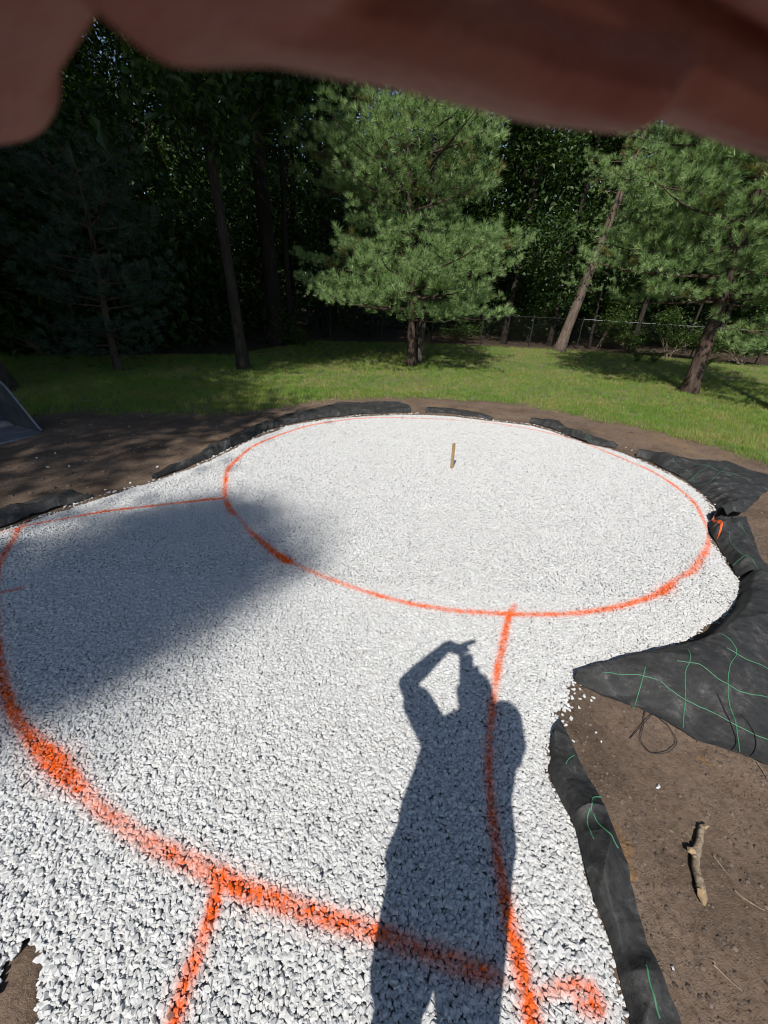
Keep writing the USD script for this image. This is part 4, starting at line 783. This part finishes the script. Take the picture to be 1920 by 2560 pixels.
# trees one can tell apart at the edge of the wood
r6 = np.random.default_rng(66)
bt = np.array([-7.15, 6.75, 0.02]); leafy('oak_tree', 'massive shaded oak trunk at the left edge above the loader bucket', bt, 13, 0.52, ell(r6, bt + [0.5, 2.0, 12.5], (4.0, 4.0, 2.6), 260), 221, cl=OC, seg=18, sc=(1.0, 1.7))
t1 = gb(527, 797); leafy('oak_tree', 'slim grey-brown trunk rising from the lawn edge under dark oak foliage', t1, 13, 0.125, np.vstack([ell(r6, t1 + [-0.6, 0.6, 7.6], (2.2, 2.0, 2.6), 330), ell(r6, t1 + [0.5, -0.2, 5.0], (1.2, 1.0, 0.9), 50)]), 222, lean=(-0.6, 0.4), cl=OC, limbs=14, bark='shaded_bark')
t2 = gb(600, 742); leafy('oak_tree', 'thick rough-barked dark trunk left of the middle pine, beside a thin one', t2, 15, 0.27, ell(r6, t2 + [0, 0.5, 10.5], (3.2, 3.0, 3.6), 260), 223, lean=(-0.9, 0.5), cl=OC, bark='shaded_bark', seg=14, sc=(1.0, 1.7))
t3 = gb(629, 741); leafy('young_tree', 'thin straight trunk close right of the rough-barked oak', t3, 11, 0.11, ell(r6, t3 + [0.5, 1.0, 8], (1.8, 1.8, 2.4), 90), 224, lean=(0.1, 0.2), cl=LC, bark='shaded_bark')
# the wood behind
spots = []
for y0, y1, sx, jit in ((18.5, 20.5, 1.9, 0.7), (22, 25, 2.5, 1.1), (27, 31, 3.2, 1.4)):
    xx = -y1 * 1.05
    while xx < y1 * 1.15: spots.append((xx + r6.uniform(-jit, jit), r6.uniform(y0, y1))); xx += sx
print('wood trees', len(spots))
for k, (sx, sy) in enumerate(spots):
    if min(np.hypot(sx - q[0], sy - q[1]) for q in (t2, t3, lb)) < 0.8: continue
    rr = r6.uniform(0.05, 0.13) * (1 if sy < 21 else 1.5); h = r6.uniform(12, 17); b_ = np.array([sx, sy, float(terrain(sx, sy))]); n_ = int(r6.uniform(72, 100))
    c = np.vstack([ell(r6, b_ + [r6.normal(0, 0.3), 0, h * 0.70], (2.0, 2.0, h * 0.32), n_), ell(r6, b_ + [0, -0.3, r6.uniform(2.2, 5.0)], (1.6, 1.4, 1.6), 34)])
    lab, grp = ('slender dark trunk in the first row of the shaded wood', 'first row of trees in the wood') if sy < 21 else ('dark trunk standing deeper in the shaded wood', 'trees deeper in the wood')
    leafy('forest_tree', lab, b_, h, rr, c, 300 + k, lean=tuple(r6.normal(0, 0.5, 2)), group=grp, bark='shaded_bark', limbs=7, seg=7, sc=(1.3, 2.2))

# leafy undergrowth filling the wood, and the mass of trees far behind it
def mass(name, label, P, lo, hi, seed):
    rng = np.random.default_rng(seed); k = len(P)
    o = instancer(name, LC, P, qmul(qaxis([0, 0, 1], rng.uniform(0, 6.28, k)), qaxis([1, 0, 0], rng.normal(0, 0.4, k))), rng.uniform(lo, hi, k), rng.integers(0, 4, k)); tag(o, label, 'foliage', kind='stuff')
p = r6.uniform([-46, 21], [50, 46], (1900, 2)); zz = r6.uniform(0.1, 1, 1900) ** 1.3 * (1.2 + 5.0 * (nz(p[:, 0], p[:, 1], 0.35, 91) + 0.5)) ; pl = r6.uniform([-24, 12.6], [-4.9, 20], (420, 2)); pm = r6.uniform([-19, 10.6], [-6.6, 13.5], (330, 2)); pw = r6.uniform([-17, 2.0], [-8.8, 11], (230, 2)); pw = pw[pw[:, 0] < -8.8 - 0.55 * np.maximum(pw[:, 1] - 6, 0)]; p = np.vstack([p, pl, pm, pw]); zz = np.r_[zz, r6.uniform(0.1, 5.5, 420), r6.uniform(0.1, 1.0, 330) ** 1.2 * 5.0, r6.uniform(0.4, 7.0, len(pw))]; mass('undergrowth', 'leafy undergrowth filling the dark wood', np.column_stack([p, terrain(p[:, 0], p[:, 1]) + zz]), 1.8, 3.2, 92)  # pw: off-frame foliage wall, added to block sky light from the left lawn
a_ = r6.uniform(-1.25, 1.25, 1700); rad_ = r6.uniform(46, 54, 1700); p = np.stack([rad_ * np.sin(a_), rad_ * np.cos(a_)], 1); zz = r6.uniform(0, 1, 1700) * (13 + 9 * nz(a_ * 9, 0 * a_, 1, 93)); mass('far_trees', 'far mass of dark trees closing the wood', np.column_stack([p, terrain(p[:, 0], p[:, 1]) + zz]), 5.0, 8.0, 94)

# ------------------------------------------------------------------ undergrowth and fence
def shrub(label, px_, py_, w, h, n, seed, cl=None, group=None, name='shrub', dy=0.0):
    rng = np.random.default_rng(seed); b_ = gb(px_, py_); b_ = b_ + [0, dy, 0]; b_[2] = terrain(0, b_[1]); x = thing(name, label, 'shrub', b_, group=group)
    P = ell(rng, b_ + [0, 0, h * 0.52], (w * 0.5, w * 0.4, h * 0.42), n, 0.2); P[:, 2] = np.maximum(P[:, 2], b_[2] + 0.08)
    st = [tube([b_ + [*rng.normal(0, 0.06, 2), -0.02], (b_ + P[i]) / 2 + [*rng.normal(0, 0.05, 2), 0.1], P[i]], [0.012, 0.008, 0.004], 5) for i in range(min(7, n))]; obj('stems', cat(st), M['twig'], x, off=b_, kind='stuff')
    k = len(P); instancer('foliage', cl or SC, P, qaxis([0, 0, 1], rng.uniform(0, 6.28, k)), rng.uniform(0.7, 1.3, k), rng.integers(0, 4, k), parent=x, off=b_, kind='stuff')
shrub('ivy-like shrub climbing the foot of the rough-barked oak', 603, 742, 0.9, 1.3, 34, 401)
shrub('low leafy plants at the foot of the fence by the thin straight trunk', 648, 746, 1.2, 0.6, 22, 402)
shrub('leafy bush behind the fence, just left of the leaning pale pine', 1155, 742, 2.4, 1.7, 60, 403, dy=1.0)
shrub('sunlit bright green bush between the leaning pine and the right pine', 1290, 752, 2.0, 2.2, 70, 404)
shrub('dark tangled bush right of the leaning pine\'s foot', 1345, 760, 2.6, 1.6, 70, 405)
shrub('dense bush behind the bare lower trunk of the right pine', 1440, 772, 2.8, 1.9, 90, 406)
shrub('dark bush at the right picture edge under the low pine bough', 1600, 790, 2.6, 1.6, 80, 407)
shrub('low dark bush in the shade right of the middle pine', 1010, 742, 2.6, 1.0, 50, 408, dy=1.2)
shrub('low shaded bush far left at the lawn\'s rear edge', 120, 770, 3.0, 1.3, 60, 409)
def frond(rng):
    V, F = [], []; L = 0.6
    for i in range(15):
        t = (i + 1) / 16; p = np.array([L * t, 0, 0.28 * L * math.sin(2.6 * t) ]); l = 0.13 * math.sin(math.pi * (0.15 + 0.82 * t))
        for s in (-1, 1):
            e = p + np.array([0.03, s * l, -0.015]); j = len(V); V += [p - [0.013, 0, 0], p + [0.013, 0, 0], e]; F += [[j, j+1, j+2]]
    return np.array(V), np.array(F)
FR = proto('fern_frond', frond(rt), M['leaf2'])
for k, (px_, py_, lab) in enumerate([(1375, 782, 'fern clump at the lawn edge left of the right pine\'s trunk'), (1410, 786, 'bright fern clump nearest the right pine\'s trunk'), (1515, 800, 'fern clump just right of the right pine\'s trunk')]):
    b_ = gb(px_, py_); x = thing('fern', lab, 'fern', b_); n_ = 13; a = np.arange(n_) * 2.4; d = np.stack([np.cos(a), np.sin(a), 0.45 + 0.25 * r6.random(n_)], 1)
    instancer('fronds', [FR], np.repeat(b_[None], n_, 0), qfromx(d), r6.uniform(0.8, 1.3, n_), np.zeros(n_, int), parent=x, off=b_, kind='stuff')
# chain-link fence
fl = [(-9.0, 18.2), (-5.0, 18.0), (1.5, 18.6), (8.2, 19.0), (14.0, 16.6), (20, 14.5)]
fp = resample(np.array(fl), 15); HF = 1.15
xf = thing('chain_link_fence', 'black chain-link fence running along the front of the wood', 'fence', (fp[0, 0], fp[0, 1], 0)); fo = np.array([fp[0, 0], fp[0, 1], 0])
zf_ = lambda p: float(terrain(p[0], p[1]))
for p in fp:
    g = np.array([*p, zf_(p)]); obj('fence_post', cat([tube([g - [0, 0, 0.1], g + [0, 0, HF + 0.04]], 0.028, 8), trimesh.creation.icosphere(1, 0.036).apply_translation(g + [0, 0, HF + 0.05])]), M['fence'], xf, off=fo)
for a, b in zip(fp[:-1], fp[1:]):
    obj('top_rail', tube([[*a, zf_(a) + HF], [*b, zf_(b) + HF]], 0.015, 7), M['fence'], xf, off=fo)
    L = np.linalg.norm(b - a); d = (b - a) / L; za, zb_ = zf_(a), zf_(b); wires = []; st = 0.075; nn = np.array([-d[1], d[0]]) * 0.004; hh = HF - 0.04
    for sgn in (1, -1):
        for s0 in np.arange(-hh, L + hh, st * 1.41):
            if sgn > 0: u0, u1, w0, w1 = s0, s0 + hh, 0.0, hh
            else: u0, u1, w0, w1 = s0, s0 - hh, 0.0, hh
            lo, hi = sorted((u0, u1)); cl, chh = max(lo, 0), min(hi, L)
            if chh - cl < 0.02: continue
            def pt(u): return np.array([*(a + d * u + nn * sgn), za + (zb_ - za) * u / L + 0.03 + (w0 + (w1 - w0) * (u - u0) / (u1 - u0))])
            wires.append(tube([pt(cl), pt(chh)], 0.0028, 3, cap=False))
    obj('wire_mesh', cat(wires), M['fence'], xf, off=fo, kind='stuff')

# ------------------------------------------------------------------ the photographer and the hand over the lens
nF = np.array([math.sin(SUN_AZ), math.cos(SUN_AZ), 0]); rF = np.array([math.cos(SUN_AZ), -math.sin(SUN_AZ), 0])
def Pp(u, b, z): return rF * u - nF * b + np.array([0, 0, z])
def ball(p, r):
    return m3.Manifold.sphere(float(r), 20).translate([float(c) for c in p])
def chain(js):
    out = [m3.Manifold.batch_hull([ball(*a), ball(*b)]) for a, b in zip(js[:-1], js[1:])]
    return out
def hull(js): return m3.Manifold.batch_hull([ball(*j) for j in js])
def finish(parts, edge, it=8):
    mm = m3.Manifold.batch_boolean(parts, m3.OpType.Add).refine_to_length(edge).to_mesh()
    t = trimesh.Trimesh(mm.vert_properties[:, :3], mm.tri_verts, process=True); trimesh.smoothing.filter_taubin(t, iterations=it); return t
def ground_foot(u, b):
    g = Pp(u, b, 0.0); return g
def onp(px_, py_, h):
    """a place at height h over the lens, in the direction of the photo point"""
    d = ray([(px_, py_)])[0]; return EYE + d * (h / d[2])
hh = 0.030
wrist = Pp(-0.092, -0.018, 1.632)
elbL, shL = Pp(-0.235, 0.02, 1.365), Pp(-0.045, 0.245, 1.365)
elbR, shR = Pp(0.262, 0.04, 1.185), Pp(0.228, 0.125, 1.430)
wrR = Pp(0.085, 0.045, 1.475)
neck, head = Pp(0.105, 0.175, 1.455), Pp(0.083, 0.165, 1.548)
hipL, hipR = Pp(0.0, 0.13, 0.93), Pp(0.165, 0.13, 0.93)
knL, knR = Pp(0.004, 0.12, 0.50), Pp(0.168, 0.115, 0.50)
anL, anR = Pp(0.0, 0.15, 0.085), Pp(0.185, 0.15, 0.085)
body = []
chestL, chestR = Pp(0.01, 0.20, 1.255), Pp(0.17, 0.14, 1.30)
waL, waR = Pp(0.0, 0.14, 1.10), Pp(0.15, 0.13, 1.10)
body += [hull([(chestL, .105), (chestR, .105), (waL, .10), (waR, .10)]), hull([(waL, .10), (waR, .10), (hipL, .11), (hipR, .11)]), hull([(chestL, .10), (chestR, .10), (shL, .062), (shR, .062), (neck, .06)])]
body += chain([(neck, .056), (Pp(0.095, 0.165, 1.50), .052)])
body += [hull([(head + [0, 0, .035], .076), (head - nF * .02 + [0, 0, .03], .076), (head + nF * .045 + [0, 0, -.02], .055), (head + nF * .055 + [0, 0, -.075], .034), (head - nF * .02 + [0, 0, -.03], .062)])]
body += chain([(head + nF * .095 + [0, 0, .02], .009), (head + nF * .112 + [0, 0, -.02], .013), (head + nF * .092 + [0, 0, -.03], .012)])       # nose
for s in (-1, 1): body += [hull([(head + rF * s * .073 + [0, 0, .012], .012), (head + rF * s * .077 - nF * .012 + [0, 0, .03], .014), (head + rF * s * .072 + [0, 0, -.022], .009)])]
body += [hull([(head + nF * .092 + [0, 0, -.058], .009), (head + nF * .083 + rF * .02 + [0, 0, -.058], .007), (head + nF * .083 - rF * .02 + [0, 0, -.058], .007)])]
body += chain([(shL, .058), (shL * .5 + elbL * .5, .049), (elbL, .040), (elbL * .7 + wrist * .3, .043), (wrist, .0285)]) + chain([(shR, .060), (shR * .5 + elbR * .5, .052), (elbR, .042), (elbR * .7 + wrR * .3, .043), (wrR, .029)])
body += chain([(hipL, .098), (knL, .060), (knL * .65 + anL * .35, .062), (anL, .040)]) + chain([(hipR, .098), (knR, .060), (knR * .65 + anR * .35, .062), (anR, .040)])
for an in (anL, anR): body += [hull([(an - [0, 0, .03], .042), (an + nF * .16 - [0, 0, .05], .030), (an - nF * .04 - [0, 0, .045], .034)])]
# right hand holding the phone
ph_c = EYE - FWD * 0.0075 - UP * 0.054 + RIGHT * 0.014
hp = ph_c - FWD * 0.022 - UP * 0.02 + RIGHT * 0.028
body += [hull([(wrR, .027), (hp + RIGHT * .012, .018), (hp - UP * .03, .018), (hp + UP * .025 + RIGHT * .01, .014)])]
for k in range(4):
    b0 = hp + UP * (0.034 - 0.021 * k) + RIGHT * 0.018; body += chain([(b0, .0095), (b0 + RIGHT * .008 + FWD * .016, .0088), (ph_c + UP * (0.012 - 0.021 * k) + RIGHT * .028 + FWD * .0145, .0075)]) if k > 1 else chain([(b0, .0095), (b0 + RIGHT * .010 + FWD * .004, .0088), (b0 + RIGHT * .004 + FWD * .011, .0075)])
body += chain([(hp - UP * .02, .0115), (hp - UP * .03 - RIGHT * .03, .0105), (hp - UP * .008 - RIGHT * .048, .0085)])
bodym = finish(body, 0.016, 6)
# left hand, palm down over the lens, its little-finger side forward
def one(px_, pe, r, h):
    """centre of a round of radius r at height h over the lens whose lower outline is seen at the photo point"""
    py = pe - 150.0
    for _ in range(30):
        c = onp(px_, py, h); py = pe - 1.36 * 864.0 * r / max((c - EYE) @ FWD, 1e-4)
    return onp(px_, py, h)
def lerp(a, b, t): return a * (1 - t) + b * t
heel = one(-100, 312, .0115, hh + .001)
u0, u1 = one(345, 128, .0072, hh), one(540, 120, .0074, hh)
bk_w, bk_k = np.array([-.040, -.004, H + hh + .010]), np.array([.020, .012, H + hh + .008])       # thumb side of the palm
ku, kr, km, ki = one(560, 122, .0074, hh), lerp(u1, bk_k, .30) + [.006, 0, .004], lerp(u1, bk_k, .62) + [.010, 0, .005], bk_k + [.004, 0, 0]
hand = [hull([(u0, .0072), (ku, .0074), (kr, .0082), (lerp(u0, bk_w, .55), .010)]), hull([(kr, .0082), (km, .009), (ki, .0095), (bk_w, .012), (lerp(u0, bk_w, .55), .010)]),
        hull([(wrist, .0265), (heel, .0115), (bk_w, .014)]), hull([(heel, .0095), (lerp(heel, u0, .6) + [0, -.007, .004], .0095), (bk_w, .012), (lerp(u0, bk_w, .55), .010)])]
hand += chain([(ku, .0074), (one(880, 186, .0072, hh), .0072), (one(1190, 266, .0070, hh + .0002), .0070), (one(1385, 290, .0064, hh + .0004), .0064)])                                     # little finger
hand += chain([(kr, .0088), (one(1000, 40, .0082, hh + .006), .0082), (one(1420, 232, .0078, hh + .005), .0078), (one(1660, 322, .0074, hh + .004), .0074), (one(1760, 358, .0066, hh + .003), .0066)])   # ring finger
rj = [one(1000, 40, .0082, hh + .006), one(1420, 232, .0078, hh + .005), one(1660, 322, .0074, hh + .004), one(1750, 355, .0066, hh + .003)]
mv = np.array([0.002, -.0125, .0065])
hand += chain([(km, .0092), (rj[0] + mv, .0090), (rj[1] + mv, .0086), (rj[2] + mv, .0082), (rj[3] + mv + [.002, 0, 0], .0074)])             # middle finger
hand += chain([(ki, .0095), (rj[0] + 2 * mv, .0090), (rj[1] + 2 * mv, .0084), (rj[2] + 2 * mv, .0078), (rj[3] + 2 * mv - [.008, 0, 0], .0070)])    # forefinger
t0_ = lerp(wrist, bk_w, .5) + [.004, -.006, .0]; hand += chain([(t0_, .014), (t0_ + [.026, -.020, .0], .0115), (t0_ + [.050, -.026, -.006], .0095), (t0_ + [.068, -.024, -.013], .0082)])
handm = finish(hand, 0.0026, 6)
person = thing('person', 'photographer seen as shadow, one hand held over the lens at the top edge', 'person', Pp(0.08, 0.13, 0.0)); po = Pp(0.08, 0.13, 0.0)
full = m3.Manifold.batch_boolean([m3.Manifold(m3.Mesh(bodym.vertices.astype(np.float32), bodym.faces.astype(np.uint32))), m3.Manifold(m3.Mesh(handm.vertices.astype(np.float32), handm.faces.astype(np.uint32)))], m3.OpType.Add).to_mesh()
obj('body', trimesh.Trimesh(full.vert_properties[:, :3], full.tri_verts, process=False), M['skin'], person, smooth=True, off=po)
shirt = [hull([(chestL, .112), (chestR, .118), (waL, .106), (waR, .116)]), hull([(waL, .106), (waR, .116), (hipL + [0, 0, .02], .122), (hipR + [0, 0, .02], .122)]), hull([(chestL, .108), (chestR, .112), (shL, .066), (shR, .074), (neck - [0, 0, .035], .060)])]
shirt += chain([(shL, .070), (lerp(shL, elbL, .62), .066)]) + chain([(shR, .075), (lerp(shR, elbR, .62), .070)])
obj('t_shirt', finish(shirt, 0.018, 6), M['shirt'], person, smooth=True, off=po)
sh = [hull([(hipL - [0, 0, .02], .11), (Pp(-.085, .13, .80), .045), (hipL - [0, 0, .16], .09)]), hull([(hipL + [0, 0, .03], .118), (hipR + [0, 0, .03], .118), (hipL - [0, 0, .06], .112), (hipR - [0, 0, .06], .112)])] + chain([(hipL - [0, 0, .05], .113), (lerp(hipL, knL, .85) + rF * -.008, .090)]) + chain([(hipR - [0, 0, .05], .113), (lerp(hipR, knR, .85) + rF * .0, .089)])
obj('shorts', finish(sh, 0.018, 6), M['shorts'], person, smooth=True, off=po)
for an in (anL, anR): obj('shoe', finish([hull([(an - [0, 0, .035], .050), (an + nF * .165 - [0, 0, .052], .038), (an - nF * .045 - [0, 0, .045], .042)])], 0.014, 4), M['shoe'], person, smooth=True, off=po)
obj('hair', finish([hull([(head + [0, 0, .040], .081), (head - nF * .03 + [0, 0, .030], .082), (head - nF * .03 - [0, 0, .02], .066)])], 0.012, 4), M['hair'], person, smooth=True, off=po)
for s in (-1, 1): obj('eye', trimesh.creation.icosphere(2, 0.011).apply_translation(head + nF * .090 + rF * s * .031 + [0, 0, .012]), M['eye'], person, smooth=True, off=po)
# the phone
hx, hy, hz = 0.0365, 0.0755, 0.0042
pm = m3.Manifold.batch_hull([ball(ph_c + RIGHT * a * (hx - .009) + UP * b * (hy - .009) + FWD * c * (hz - .004), .0045) for a in (-1, 1) for b in (-1, 1) for c in (-1, 1)] + [ball(ph_c + RIGHT * a * (hx - .004) + UP * b * (hy - .009), .0042) for a in (-1, 1) for b in (-1, 1)] + [ball(ph_c + RIGHT * a * (hx - .009) + UP * b * (hy - .004), .0042) for a in (-1, 1) for b in (-1, 1)]).to_mesh()
xph = thing('phone', 'slim dark phone held up in front of the photographer\'s face', 'phone', ph_c)
obj('case', trimesh.Trimesh(pm.vert_properties[:, :3], pm.tri_verts), M['phone'], xph, smooth=40, off=ph_c)
